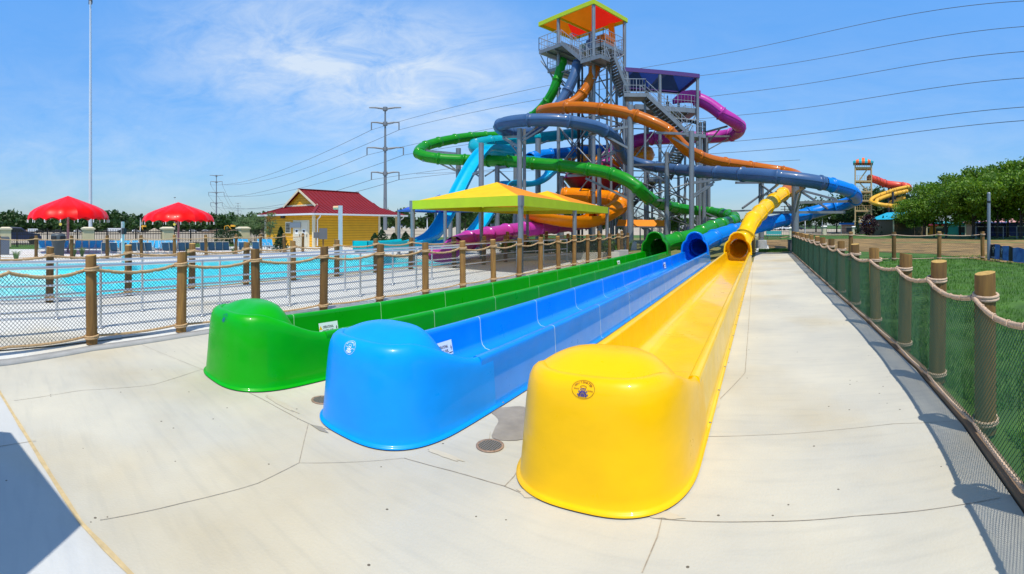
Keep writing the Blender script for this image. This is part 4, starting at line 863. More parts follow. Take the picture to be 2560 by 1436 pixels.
support('stout foreground ' + cl + 'carrying the orange, slate blue and green tubes', 1576, 263, 31.6, .215, [(1492, 295, 32.6, 273), (1472, 336, 31, 316), (1508, 337, 31, 374, .11), (1418, 440, 31.4, 434), (1464, 446, 31, 500, .11), (1618, 300, 31.8, 310, .1)], True)
support(cl + 'beside the dark lattice of stairs with arms to the green tube', 1667, 381, 33, .165, [(1583, 413, 35.4, 411), (1598, 419, 35, 454, .09), (1705, 378, 32.2, 386, .08), (1696, 386, 32.2, 412, .08), (1597, 500, 30.4, 501), (1620, 507, 31, 547, .1)])
support(cl + 'right of the stairs with a white arm under the orange tube', 1729, 328, 30.4, .17, [(1641, 332, 31.4, 336), (1664, 334, 31.4, 373, .1), (1803, 448, 29.8, 458), (1786, 455, 30, 490, .09), (1783, 461, 30, 497, .09)])
support(cl + 'half hidden behind the slate blue bend by the crimson bowl', 1498, 372, 33.6, .15, [(1545, 375, 33.4, 392, .08), (1540, 381, 33.4, 402, .08)])
support(cl + 'rising through the green tube near its right bend', 1760, 440, 36, .16, [(1800, 548, 37, 531, .09), (1810, 549, 37, 549, .09), (1795, 448, 30.4, 452, .08)])
support('thinner ' + cl + 'farther behind the green tube near its right bend', 1772, 436, 41, .15)
support(cl + 'on a concrete footing behind the yellow tube', 1903, 458, 35, .2, [(1840, 457, 31, 457), (1925, 456, 27.6, 456), (1980, 519, 30, 463, .1), (1856, 521, 31, 487, .1), (1946, 460, 28, 494, .1), (1936, 485, 29, 488, .1), (1828, 528, 33, 526, .1)], True)
support(cl + 'beside the right net fence under the wide blue bend', 1988, 463, 28.6, .225, [(2012, 469, 26.9, 484, .12), (2136, 503, 30.6, 507), (2112, 531, 31.4, 531), (2076, 527, 31.4, 470, .1), (2092, 500, 30.6, 472, .1), (2002, 480, 27, 535, .1), (1920, 532, 30, 531), (1960, 500, 29.8, 540, .1)])
support(cl + 'bracing the first bend of the purple tube', 1766, 345, 46, .2, [(1818, 316, 44, 330), (1842, 341, 47, 341), (1800, 322, 44.6, 362, .09), (1822, 346, 47, 377, .09)])
support(cl + 'left of the orange trough under the crimson bowl', 1404, 440, 40, .2, [(1445, 484, 40, 470, .1), (1420, 470, 40, 462, .1)])
support(cl + 'under the crimson bowl between orange tubes', 1500, 470, 41, .2)
support(cl + 'beside the run of the farther drop chute', 1126, 552, 36, .16)
support(cl + 'behind the magenta exit tube', 1232, 560, 36, .2); support(cl + 'seen left of the yellow shelter corner post', 1288, 540, 38, .2)
# ---------------------------------------------------------------- fabric shelters
def shelter(label, o, U, V, lu, lv, ze, bays, colsets, edge_m, posts, hroof, brackets=True, edge_h=.34):
    T = lin(o, U, V); t = thing('shade_shelter', label, 'shelter', (o.x, o.y, 0))
    edge_frame(t, T, 0, lu, 0, lv, ze - edge_h / 2, edge_h, edge_m)
    for i in range(bays): pyramid(t, T, .04, lu - .04, lv * i / bays + .03, lv * (i + 1) / bays - .03, ze - .03, hroof, colsets[i % len(colsets)])
    b = MB()
    for i in range(1, bays): b.bar(T(0, lv * i / bays, ze - .22), T(lu, lv * i / bays, ze - .22), .1, .2)
    for i in range(bays):
        for p in ((0, 0), (lu, 0), (lu, 1), (0, 1)): b.cyl(T(p[0], lv * (i + p[1]) / bays, ze - .12), T(lu / 2, lv * (i + .5) / bays, ze + hroof - .16), .035, 6)
    b.build('roof_frame', edge_m, t)
    for u, v in posts:
        b = MB(); b.cyl(T(u, v), T(u, v, ze - edge_h + .02), .09, 16); b.lathe(T(u, v), [(.17, 0), (.17, .03), (.09, .035)], 16); b.build('post', m_steel, t)
    if brackets:
        for u, v in ((0, 0), (lu, 0), (0, lv), (lu, lv)):
            b = MB(); s1 = .15 if u == 0 else -.15; s2 = .15 if v == 0 else -.15; e1 = -.066 if u == 0 else .066; e2 = -.066 if v == 0 else .066
            b.bar(T(u + e1 * 0, v + e2, ze - edge_h), T(u + e1 * 0, v + e2, ze), .16, .012, up=T(0, 1) - T(0, 0)); b.bar(T(u + e1, v, ze - edge_h), T(u + e1, v, ze), .16, .012, up=T(1, 0) - T(0, 0)); b.build('bracket', m_steel, t)
    return t
shelter('lime edged shelter with yellow and orange peaked fabric roof', Vector((-7.55, 13.75)), (-.9954, .0957), (-.0635, .998), 5.2, 11.0, 2.62, 2, [[m_fyel, m_for, m_fyel, m_for]], m_lime, [(0.02, 0.02), (5.18, .02), (0.02, 5.5), (5.18, 5.5), (.02, 10.98), (5.18, 10.98)], .82)
shelter('small shelter with a blue and violet peaked roof seen over the lime edge', Vector((-14.9, 19.2)), (-.9954, .0957), (-.0635, .998), 3.6, 3.6, 2.5, 1, [[m_fblue, m_fcyan, m_fpurp, m_fcyan]], M('blue_frame', (0.02, .12, .4), .5), [(0.02, .02), (3.58, .02), (.02, 3.58), (3.58, 3.58)], .9, False, .1)
# low orange awning by the tower base
t = thing('orange_awning', 'low orange fabric awning on thin posts at the base of the tower', 'awning', A(1598, 37)); b = MB()
p0, p1 = P(1540, 567, 36), P(1660, 568, 36.6); back = Vector((-.1, 2.4, 0))
for k in range(4):
    a, c = p0.lerp(p1, k / 4), p0.lerp(p1, (k + 1) / 4); bb = MB(); bb.grid([[x + back * j / 4 * .3 + Vector((0, 0, .55 * j / 4 - .05 * sin(pi * j / 4))) for j in range(5)] for x in (a, a.lerp(c, .5) - Vector((0, 0, .02)), c)]); bb.build('fabric_panel', m_for, t)
for k in range(5):
    a = p0.lerp(p1, k / 4); b.cyl((a.x, a.y, 0), a, .05, 8)
b.bar(p0, p1, .06, .1); b.build('frame', m_steel2, t)
# ---------------------------------------------------------------- yellow hut with the red metal roof
m_siding = M('yellow_siding', (0.80, 0.40, 0.008), .6, var=.05, scale=2)
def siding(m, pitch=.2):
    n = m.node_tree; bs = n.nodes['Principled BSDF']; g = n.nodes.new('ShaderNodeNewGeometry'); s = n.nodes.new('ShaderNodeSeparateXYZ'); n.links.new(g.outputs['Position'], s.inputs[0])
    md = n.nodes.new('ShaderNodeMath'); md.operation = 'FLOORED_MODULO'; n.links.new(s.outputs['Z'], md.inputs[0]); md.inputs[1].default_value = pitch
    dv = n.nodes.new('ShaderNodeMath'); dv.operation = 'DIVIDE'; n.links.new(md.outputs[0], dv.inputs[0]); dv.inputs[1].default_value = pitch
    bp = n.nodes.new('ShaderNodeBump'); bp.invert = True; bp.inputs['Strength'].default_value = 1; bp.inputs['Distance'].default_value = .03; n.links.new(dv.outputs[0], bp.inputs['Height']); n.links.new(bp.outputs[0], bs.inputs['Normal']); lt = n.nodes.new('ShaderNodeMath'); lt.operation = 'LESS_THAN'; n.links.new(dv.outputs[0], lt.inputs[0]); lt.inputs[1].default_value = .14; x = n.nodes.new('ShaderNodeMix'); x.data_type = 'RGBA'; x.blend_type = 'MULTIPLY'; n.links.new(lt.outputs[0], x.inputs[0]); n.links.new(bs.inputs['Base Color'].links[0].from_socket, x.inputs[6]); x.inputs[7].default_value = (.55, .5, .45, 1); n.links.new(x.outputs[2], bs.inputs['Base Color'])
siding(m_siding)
m_cream = M('cream_trim', (0.72, 0.64, 0.45), .6, var=.05, scale=2); m_roof = M('maroon_metal_roof', (0.24, 0.014, 0.018), .5, metal=.1, coat=0.0, var=.08, scale=1.2)
m_gutter = M('gutter_white', (0.72, 0.75, 0.78), .35)
Hn = P(782, 536, 35); Ho = Vector((Hn.x, Hn.y)); TH = lin(Ho, (-.9987, -.05), (-.05, .9987)); ZV = 2.5; LU, LV = 7.4, 10.8
hut = thing('yellow_hut', 'yellow clapboard hut with a maroon metal roof beyond the pool', 'building', (Ho.x, Ho.y, 0))
def wall_box(name, u0, u1, v0, v1, z0, z1, m, par=None):
    b = MB(); lo = [TH(u0, v0, z0), TH(u1, v0, z0), TH(u1, v1, z0), TH(u0, v1, z0)]; hi = [Vector((p.x, p.y, z1)) for p in lo]
    b.add(lo + hi, [(0, 1, 2, 3), (7, 6, 5, 4), (4, 5, 1, 0), (5, 6, 2, 1), (6, 7, 3, 2), (7, 4, 0, 3)], False); return b.build(name, m, par or hut)
wall_box('wall', .5, 6.9, .5, 7.6, 0, ZV - .02, m_siding)
for u, v in ((.5, .5), (6.9, .5), (.5, 7.6)): wall_box('corner_board', u - .09, u + .09, v - .09, v + .09, 0, ZV - .03, m_cream)
wall_box('porch_post', .6, .85, 10.1, 10.35, 0, ZV - .03, m_cream); wall_box('porch_post', 6.5, 6.75, 10.1, 10.35, 0, ZV - .03, m_cream)
wall_box('soffit', .05, LU - .05, .05, LV - .05, ZV - .03, ZV + .02, m_cream)
b = MB(); zk, zr, uk, v0r, v1r = 3.18, 4.55, 1.55, 1.8, 8.3
def rf(b, *pts): b.poly([TH(*p) for p in pts])
for s in (0, 1):
    def X(u): return u if s == 0 else LU - u
    rf(b, (X(0), 0, ZV), (X(0), LV, ZV), (X(uk), LV - 1.9, zk), (X(uk), v0r, zk)); rf(b, (X(uk), v0r, zk), (X(uk), LV - 1.9, zk), (X(LU / 2), v1r, zr), (X(LU / 2), v0r - .25, zr), (X(uk - .1), v0r - .25, zk - .05))
rf(b, (0, 0, ZV), (LU, 0, ZV), (LU - uk, v0r, zk), (uk, v0r, zk)); rf(b, (0, LV, ZV), (LU, LV, ZV), (LU - uk, LV - 1.9, zk), (uk, LV - 1.9, zk)); rf(b, (uk, LV - 1.9, zk), (LU - uk, LV - 1.9, zk), (LU / 2, v1r, zr))
for i in range(1, 26):                                           # standing seams
    v = LV * i / 26
    for s in (0, 1):
        def X(u): return u if s == 0 else LU - u
        lo_u = 0; k = min(1, v / v0r * 1.0, (LV - v) / 1.9); b.bar(TH(X(0), v, ZV + .02), TH(X(uk * k), v, ZV + (zk - ZV) * k + .02), .025, .05)
        if v0r - .2 < v < LV - 1.9: k = min(1, (LV - 1.9 - v + .0) / (LV - 1.9 - v1r)) if v > v1r else 1; b.bar(TH(X(uk), v, zk + .02), TH(X(uk + (LU / 2 - uk) * k), v, zk + (zr - zk) * k + .02), .025, .05)
for i in range(1, 18):
    u = LU * i / 18; k = min(1, u / uk, (LU - u) / uk); b.bar(TH(u, 0, ZV + .02), TH(u, v0r * k, ZV + (zk - ZV) * k + .02), .025, .05)
b.bar(TH(LU / 2, v0r - .28, zr + .03), TH(LU / 2, v1r, zr + .03), .22, .06)
for s in (0, LU): b.bar(TH(s, 0, ZV + .03), TH(uk if s == 0 else LU - uk, v0r, zk + .03), .2, .05)
b.build('roof', m_roof, hut)
b = MB(); rf(b, (uk + .15, v0r + .02, zk), (LU - uk - .15, v0r + .02, zk), (LU / 2, v0r + .02, zr - .12)); b.build('gable', m_siding, hut)
b = MB()
for s in (uk, LU - uk): b.bar(TH(s, v0r - .27, zk - .04), TH(LU / 2, v0r - .27, zr - .06), .04, .16)
b.bar(TH(uk, v0r - .05, zk + .06), TH(LU - uk, v0r - .05, zk + .06), .05, .12); b.build('gable_trim', m_cream, hut)
b = MB()
for p, q in (((0, 0), (LU, 0)), ((0, 0), (0, LV)), ((0, LV), (LU, LV))): b.bar(TH(*p, ZV - .04), TH(*q, ZV - .04), .14, .13)
b.build('gutter', m_gutter, hut)
for u, v in ((.38, .75), (.45, 10.3)):
    b = MB(); b.tube([TH(0, v, ZV - .1), TH(.1, v, ZV - .25), TH(u, v, ZV - .45), TH(u, v, .1)], .05, 8); b.build('downpipe', m_gutter, hut)
m_door = M('door_cream', (0.66, 0.60, 0.46), .55); m_dark = M('dark_grey', (0.05, 0.05, 0.055), .6); m_grey = M('box_grey', (0.11, 0.115, 0.125), .5, var=.05)
fr = wall_box('door_frame', 1.0, 3.0, .44, .56, 0, 2.02, m_cream)
for u0 in (1.12, 2.02):
    d = wall_box('door', u0, u0 + .86, .40, .46, .02, 1.9, m_door); wall_box('door_sign', u0 + .25, u0 + .6, .385, .398, .95, 1.35, m_label, d); wall_box('symbol', u0 + .3, u0 + .55, .375, .384, 1.1, 1.28, m_ink, d); wall_box('handle', u0 + .04, u0 + .08, .36, .4, .75, .95, m_dark, d)
wall_box('door_closer_panel', 1.9, 3.25, .30, .38, 1.45, 1.85, M('sheet_grey', (.33, .36, .38), .5)); v = wall_box('vent', 3.3, 4.0, .43, .52, 1.0, 1.9, m_cream)
for i in range(6): wall_box('louvre', 3.4, 3.9, .40, .428, 1.1 + i * .12, 1.17 + i * .12, m_dark, v)
wall_box('wall_lamp', 4.1, 4.5, .3, .5, 2.2, 2.4, m_dark)
pb = A(808, 33.2); t = thing('utility_box', 'grey electrical cabinet on a stand beside the hut corner', 'electrical box', pb); b = MB(); b.box((pb.x, pb.y, 1.05), (.55, .4, .75), .9); b.build('cabinet', m_grey, t); b = MB(); b.box((pb.x - .45, pb.y - .25, .95), (.4, .35, .4), .9); b.build('junction_box', m_grey, t); b = MB(); b.cyl(pb, pb + Vector((0, 0, .7)), .06, 8); b.build('leg', m_wood, t)
# ---------------------------------------------------------------- red umbrellas
m_red = M('red_vinyl', (0.86, 0.0, 0.0), .42, coat=.05, var=.03, scale=2); m_red.node_tree.nodes['Principled BSDF'].inputs['Specular IOR Level'].default_value = .25
def umbrella(label, px, r, rad, ztop, zrim):
    base = A(px, r); t = thing('red_umbrella', label, 'umbrella', base, 'big red umbrellas beyond the pool'); N = 16; b = MB(); rows = []
    for i in range(N * 4 + 1):
        a = 2 * pi * i / (N * 4) + .1; f = abs(sin(N / 2 * (a - .1))); row = []
        for k, zz in ((.0, 1), (.2, .875), (.45, .715), (.68, .565), (.84, .43), (.94, .29), (.99, .12), (1.0, -.05)):
            rr = rad * k * (1 - .035 * f * k); z = zrim + (ztop - zrim) * zz + (.17 * f if zz < 0 else (.06 * f if zz < .1 else -.03 * f * k)); row.append((base.x + rr * cos(a), base.y + rr * sin(a), z))
        rows.append(row)
    b.grid(rows); b.build('canopy', m_red, t)
    b = MB(); b.cyl(base, (base.x, base.y, ztop - .05), .075, 12); b.lathe(base, [(.25, 0), (.25, .04), (.08, .05)], 14); b.build('pole', M('mauve_pole', (0.42, 0.24, 0.26), .5), t)
    b = MB()
    for i in range(N): a = 2 * pi * i / N + .1; b.bar((base.x, base.y, zrim + .15), (base.x + rad * .8 * cos(a), base.y + rad * .8 * sin(a), zrim + (ztop - zrim) * .3), .03)
    b.build('ribs', m_gutter, t)
    for i in range(N): b = MB(); a = 2 * pi * i / N + .1; x, y = base.x + rad * cos(a), base.y + rad * sin(a); b.cyl((x, y, zrim - .2), (x, y, zrim - .02), .025, 6); b.build('rim_peg', m_white, t)
umbrella('large red umbrella in front of the tall light pole', 170, 29, 2.48, 3.42, 2.0)
umbrella('red umbrella nearer the hut, seen left of the steel pylon', 446, 32, 2.42, 3.18, 1.88)
# hexagonal umbrella just outside the picture whose shade falls on the lower left paving
hc = Vector((-2.28, -1.66)); t = thing('patio_umbrella', 'dark patio umbrella just beside the viewer, shading the lower left paving', 'umbrella', (hc.x, hc.y, 0)); b = MB(); rows = []
for i in range(7):
    a = R(17.6 + 60 * i + 60); rows.append([(hc.x + 1.255 * k * cos(a), hc.y + 1.255 * k * sin(a), 2.3 + .4 * (1 - k)) for k in (0, .5, 1)] + [(hc.x + 1.255 * cos(a), hc.y + 1.255 * sin(a), 2.2)])
b.grid(rows, smooth=False); b.build('canopy', M('navy_canvas', (.02, .03, .08), .8), t); b = MB(); b.cyl((hc.x, hc.y, 0), (hc.x, hc.y, 2.7), .03, 10); b.build('pole', m_steel, t)
# ---------------------------------------------------------------- lounge chairs
m_sling = M('blue_sling', (0.02, 0.40, 0.72), .7, var=.08, scale=8); m_sling2 = M('navy_sling', (0.018, 0.10, 0.20), .7, var=.1, scale=8); m_cf = M('chair_frame', (0.60, 0.58, 0.52), .4, metal=.3)
def chair_proto(name, sl):
    t = thing(name, 'x', 'lounge chair')
    b = MB(); b.grid([[(x, -.02 - .22 * k, .40 + .52 * k) for k in (0, .35, .7, 1)] for x in (-.24, 0, .24)]); b.grid([[(x, -.045 - .22 * k, .40 + .52 * k) for k in (0, .35, .7, 1)] for x in (.24, 0, -.24)]); b.build('backrest', sl, t)
    b = MB(); b.grid([[(x, y, .40 - .06 * sin(pi * (y / .95))) for y in (0, .3, .6, .95)] for x in (-.24, 0, .24)]); b.grid([[(x, y, .375 - .06 * sin(pi * (y / .95))) for y in (0, .3, .6, .95)] for x in (.24, 0, -.24)]); b.build('seat', sl, t)
    b = MB()
    for s in (-.26, .26):
        b.tube([(s, -.27, .96), (s, -.02, .40), (s, .98, .40)], .016, 6); b.tube([(s, -.12, .62), (s, .3, .60), (s, .36, .40)], .014, 6)
        b.tube([(s, -.25, 0), (s, -.05, .40)], .015, 6); b.tube([(s, .8, 0), (s, .7, .40)], .015, 6)
    for y, z in ((-.27, .96), (.98, .40)): b.tube([(-.26, y, z), (.26, y, z)], .014, 6)
    b.build('frame', m_cf, t); return t
c1 = chair_proto('lounge_chair', m_sling); c2 = chair_proto('lounge_chair', m_sling2); used = set()
def chair(proto, px, r, rot, label, group):
    o = proto if proto.name not in used else copy_tree(proto); used.add(proto.name); p = A(px, r); o.location = p; o.scale = (.74, .85, .78); o.rotation_euler = (0, 0, rot); o['label'] = label; o['group'] = group
xs = [105, 122, 150, 163, 195, 214, 232, 247, 281, 299, 318, 337, 359, 377, 393, 405, 420, 434]
for i, px in enumerate(xs):
    t_ = D(px); face = Vector((-sin(t_), -cos(t_))); chair(c1, px, 28.6, math.atan2(-face.x, face.y) + random.uniform(-.25, .1), f'{ORD[i]} bright blue lounge chair from the left, facing the pool', 'bright blue lounge chairs in the far row')
for i, px in enumerate([593, 604, 616, 652, 664, 676]):
    t_ = D(px); face = Vector((-sin(t_), -cos(t_))); chair(c1, px, 31.5, math.atan2(-face.x, face.y) + .4, f'{ORD[i]} bright blue lounge chair from the left near the hut end', 'bright blue lounge chairs near the hut')
for i, px in enumerate([263, 285, 308, 333, 354, 372, 415, 434, 455, 474, 510, 530, 548, 565, 607, 640]):
    t_ = D(px); face = Vector((sin(t_), cos(t_))); chair(c2, px, 25.2 + i * .07, math.atan2(-face.x, face.y) + random.uniform(-.3, .0), f'{ORD[i]} navy backed lounge chair from the left, turned away', 'navy backed lounge chairs in the near row')
# ---------------------------------------------------------------- bins, posts, sign
m_bin = M('bin_grey', (0.06, 0.075, 0.085), .5, var=.06)
c = A(146, 22.6 + 2.2); t = thing('litter_bin', 'dark grey domed litter bin with two openings beside the lounge chairs', 'bin', c); w = .34
b = MB(); b.lathe(c, [(.27, 0), (.29, .02), (.33, .72), (.37, .78), (.37, .86)], 28); b.build('body', m_bin, t); b = MB(); b.lathe(c, [(.37, .86), (.375, 1.12), (.33, 1.2), (.15, 1.24), (0, 1.24)], 28); l = b.build('lid', m_bin, t)
for a in (-1.9, -.55, 1.0, 2.5):
    b = MB(); u = A(146, 1).normalized(); ang = math.atan2(-u.y, -u.x) + (a + 1.2); x, y = c.x + .365 * cos(ang), c.y + .365 * sin(ang); b.box((x, y, 1.0), (.04, .3, .17), ang); b.build('opening', m_black, l)
c = A(10, 27); t = thing('litter_bin', 'plain grey square bin at the far left edge', 'bin', c); b = MB(); b.box((c.x, c.y, .45), (.55, .55, .9), .1, 1.05); b.build('body', M('bin_slate', (.14, .16, .2), .5), t); b = MB(); b.box((c.x, c.y, .95), (.62, .62, .1), .1, .8); b.build('lid', m_bin, t)
c = A(307, 20.9); t = thing('equipment_post', 'slim aluminium post carrying a small black box before the lounge chairs', 'post', c); b = MB(); b.box((c.x, c.y, .9), (.11, .11, 1.8), .3); b.build('pole', m_alu, t); b = MB(); b.box((c.x + .12, c.y + .02, 1.38), (.2, .14, .26), .3); b.build('black_box', m_black, t); b = MB(); b.box((c.x, c.y - .06, 1.0), (.1, .012, .14), .3); b.build('notice', m_label, t)
c = A(851, 19.5); t = thing('lamp_post', 'square steel post with a peach floodlight in front of the hut', 'lamp post', c); b = MB(); b.box((c.x, c.y, 1.22), (.17, .17, 2.44), .9); b.build('pole', m_alu, t); b = MB(); d = Vector((-.9, -.3, 0)); b.cyl(Vector((c.x, c.y, 2.36)) + d * .08, Vector((c.x, c.y, 2.36)) + d * .33, .075, 14); b.build('lamp_head', M('peach_lamp', (.75, .45, .25), .4), t)
c = A(226, 46.5); t = thing('light_mast', 'very tall white light mast rising out of the top of the picture', 'light mast', c); b = MB(); b.tube([c, c + Vector((0, 0, 12)), c + Vector((0, 0, 24.2))], [.19, .15, .09], 16); b.build('mast', M('mast_white', (.66, .70, .76), .35, metal=.2), t)
b = MB(); b.bar(c + Vector((-.5, .1, 23.7)), c + Vector((.5, -.1, 23.7)), .1)
for s in (-.42, .42): b.box((c.x + s, c.y - s * .2, 23.45), (.34, .34, .3))
b.build('floodlights', m_dark, t)
c = A(2472, 22.8); t = thing('grey_pole', 'bare grey steel pole beside the blue banner', 'pole', c); b = MB(); b.cyl(c, c + Vector((0, 0, 3.15)), .085, 14); b.lathe(c + Vector((0, 0, 3.15)), [(.088, 0), (.07, .05), (0, .06)], 14); b.build('shaft', M('pole_grey', (.27, .30, .34), .45, metal=.3), t); b = MB(); b.lathe(c + Vector((0, 0, 2.75)), [(.095, -.05), (.095, .05)], 14); b.build('collar', m_black, t)
# banner with wavy lower and upper edges
b0, b1 = G(2474, 649), G(2575, 664); t = thing('banner', 'long blue and black fabric banner tied to the grey pole', 'banner', b0); d = (b1 - b0); ln = d.length; d.normalize(); nn = Vector((d.y, -d.x, 0))
def BP(s, z, o=0): w = .05 * sin(s * 5.2) + .02 * sin(s * 13); return b0 + d * s + nn * (w + o) + Vector((0, 0, .06 + z * (.70 - .03 * sin(s * 6) - .03 * s)))
m_bb = M('banner_blue', (.02, .09, .36), .5, col2=(.08, .25, .62), scale=3, detail=5); m_bk = M('banner_black', (.012, .013, .02), .5)
def strip(name, s0, s1, f0, f1, m, o, par):
    b = MB(); b.grid([[BP(s0 + (s1 - s0) * i / 12 + (f0 if k == 0 else f1) * .0, k / 6, o) + d * ((f0 + (f1 - f0) * k / 6)) for k in range(7)] for i in range(13)]); return b.build(name, m, par)
cl_ = strip('cloth', 0, ln, 0, 0, m_bb, 0, t)
for i, s in enumerate((.16, 1.02, 1.9)):
    if s + .5 < ln + .3: strip('dark_band', s, s + .42, -.02, .06, m_bk, .006, cl_)
for i, s in enumerate((.28, 1.14)):
    vs, fs = text2d('POWER', .11, True, 'LEFT'); b = MB(); b.add([BP(s + x, .1 + y / .7, .011) for x, y in vs], fs, False); b.build('lettering', M('banner_ink', (.45, .5, .6), .5), cl_)
    b = MB(); q = [BP(s + .22 + .14 * cos(a), .74 + .07 * sin(a), .012) for a in [R(-150 + 300 * k / 20) for k in range(21)]]; b.tube(q, .009, 5); b.tube([BP(s + .2, .66, .012), BP(s + .2, .42, .012)], .008, 5); b.build('swoosh_mark', m_label, cl_)
# ---------------------------------------------------------------- vegetation
m_leafA = leaf_mat('leaf_mid', (0.21, 0.38, 0.02), (0.06, 0.15, 0.008), .5)
m_leafB = leaf_mat('leaf_wood', (0.05, 0.125, 0.02), (0.018, 0.05, 0.010), .12)
m_leafC = leaf_mat('leaf_bright', (0.13, 0.27, 0.03), (0.06, 0.14, 0.015), 1.2)
m_leafD = leaf_mat('leaf_pale', (0.20, 0.30, 0.12), (0.10, 0.18, 0.05), 2.0)
m_conif = leaf_mat('conifer', (0.022, 0.085, 0.02), (0.01, 0.04, 0.01), 2.5); m_plum = leaf_mat('plum_leaf', (.06, .008, .02), (.02, .004, .01), 2)
m_bark = M('bark', (0.055, 0.042, 0.032), .9, var=.3, scale=8)
def leaf(b, p, s, rng, up=.35):
    n = Vector((rng.gauss(0, 1), rng.gauss(0, 1), rng.gauss(up, 1))).normalized(); a = n.orthogonal().normalized(); a = Matrix.Rotation(rng.uniform(0, 6.28), 3, n) @ a; c = n.cross(a); l, w = s * rng.uniform(.7, 1.3), s * .55 * rng.uniform(.7, 1.2)
    b.add([p - a * l, p + c * w, p + a * l, p - c * w], [(0, 1, 2, 3)], False)
def tree_proto(name, h, spread, crown0, nleaf, ls, leafm, seed, clumps=26, trunk_r=.16, stems=1, flat=.55):
    rng = random.Random(seed); t = thing(name, 'x', 'tree'); b = MB(); ends = []
    for s in range(stems):
        lx, ly = (rng.uniform(-.3, .3), rng.uniform(-.3, .3)) if stems > 1 else (0, 0); top = Vector((lx * 2, ly * 2, h * .8)); b.tube([(lx, ly, 0), (lx * 1.2, ly * 1.2, crown0), top], [trunk_r, trunk_r * .75, trunk_r * .15], 8)
        for i in range(9):
            z = crown0 + (h * .8 - crown0) * (i / 9) ** .8 * .9; a = rng.uniform(0, 6.28); rr = spread * rng.uniform(.5, .9); st = Vector((lx * 1.2, ly * 1.2, z)); e = Vector((cos(a) * rr, sin(a) * rr, z + (h - z) * rng.uniform(.2, .55))); mid = st.lerp(e, .5) + Vector((0, 0, .12 * h * rng.random())); b.tube([st, mid, e], [trunk_r * .4, trunk_r * .25, .015], 5); ends += [e, mid]
    b.build('trunk', m_bark, t); b = MB(); cz = (crown0 + h) / 2; cl = []
    for i in range(clumps):
        if i < len(ends) and rng.random() < .6: c = ends[i]
        else:
            a = rng.uniform(0, 6.28); q = rng.random() ** .5; zz = rng.uniform(-1, 1); rr = spread * q * math.sqrt(max(.05, 1 - zz * zz * .8)); c = Vector((cos(a) * rr, sin(a) * rr, cz + zz * (h - crown0) / 2 * .82))
        cl.append((c, spread * rng.uniform(.22, .42)))
    for k in range(nleaf):
        c, r = cl[k % len(cl)]; v = Vector((rng.gauss(0, 1), rng.gauss(0, 1), rng.gauss(0, flat))); v = v.normalized() * (r * rng.random() ** .4); v.z *= flat + .2; leaf(b, c + v, ls, rng)
    b.build('crown', leafm, t); return t
def place(o, px, r, s=1.0, rot=None, label=None, group=None, z=0.0):
    p = A(px, r, z); o.location = p; o.scale = (s * random.uniform(.92, 1.1), s * random.uniform(.92, 1.1), s); o.rotation_euler = (0, 0, random.uniform(0, 6.28) if rot is None else rot)
    if label: o['label'] = label
    if group: o['group'] = group
    return o
# the row of leafy trees right of the field
tp1 = tree_proto('leafy_tree', 9.2, 4.6, 1.5, 5200, .21, m_leafA, 11, 34, .17); tp2 = tree_proto('leafy_tree', 9.0, 4.4, 1.4, 5200, .21, m_leafA, 12, 32, .15, 2)
row = [(2286, 72, .66), (2308, 64, .72), (2335, 66, .86), (2368, 61, .84), (2400, 67, .99), (2430, 60, .96), (2462, 66, 1.08), (2492, 60, 1.10), (2520, 66, 1.16), (2548, 59, 1.12), (2575, 64, 1.16), (2612, 60, 1.12)]
for i, (px, r, s) in enumerate(row):
    src = (tp1, tp2)[i % 2]; o = src if i < 2 else copy_tree(src); place(o, px, r, s, None, f'{ORD[i]} tree from the left in the leafy green row beyond the dirt field', 'row of leafy trees beyond the dirt field')
# darker trees behind the far tower
tp3 = tree_proto('dark_tree', 8.0, 4.2, 1.0, 2600, .32, m_leafB, 21, 26, .2)
for i, (px, r, s) in enumerate([(1978, 120, .75), (2012, 100, .62), (2040, 112, 1.0), (2066, 96, .74), (2092, 104, 1.0), (2118, 98, .9), (2146, 110, 1.22), (2176, 106, 1.18), (2206, 112, 1.3), (2238, 108, 1.25), (2262, 98, 1.1)]):
    o = tp3 if i == 0 else copy_tree(tp3); place(o, px, r, s, None, f'{ORD[i]} tree from the left in the dark stand behind the tan tower', 'dark trees behind the tan slide tower')
# a far-off wood that reads as one mass
def wood(name, label, spans, seed, ls=.75, per=60, zb=0.0):
    rng = random.Random(seed); b = MB()
    for px0, px1, r0, r1, h0, h1, step in spans:
        px = px0
        while px < px1:
            r = rng.uniform(r0, r1); h = rng.uniform(h0, h1) * (1 + .25 * noise.noise(Vector((px * .013, 0, 0)))); c = A(px, r); n = int(per * (h / 6))
            for sub in range(5):
                a = rng.uniform(0, 6.28); cc = c + Vector((cos(a) * h * .22, sin(a) * h * .22, h * rng.uniform(.25, .8))); rr = h * rng.uniform(.2, .34)
                for k in range(n // 3):
                    v = Vector((rng.gauss(0, 1), rng.gauss(0, 1), rng.gauss(0, 1))).normalized() * rr * rng.random() ** .35; leaf(b, Vector((cc.x + v.x, cc.y + v.y, max(.1, cc.z + v.z * .9) + zb)), ls, rng)
            px += step * rng.uniform(.7, 1.3)
    o = b.build(name, m_leafB); o['kind'] = 'stuff'; tag(o, label, 'woodland'); return o
wood('distant_wood', 'long dark green wood beyond the gravel lot on the left', [(-40, 720, 285, 320, 7.5, 12.5, 4.2), (-40, 700, 262, 280, 4, 7.5, 5)], 5, 1.2, 55, LOT)
wood('distant_wood', 'low wooded skyline seen between the slide columns', [(940, 1180, 170, 200, 5, 9, 9), (1120, 1560, 150, 190, 4.5, 8, 9), (1560, 1960, 220, 300, 3.5, 6.5, 8)], 6, .9)
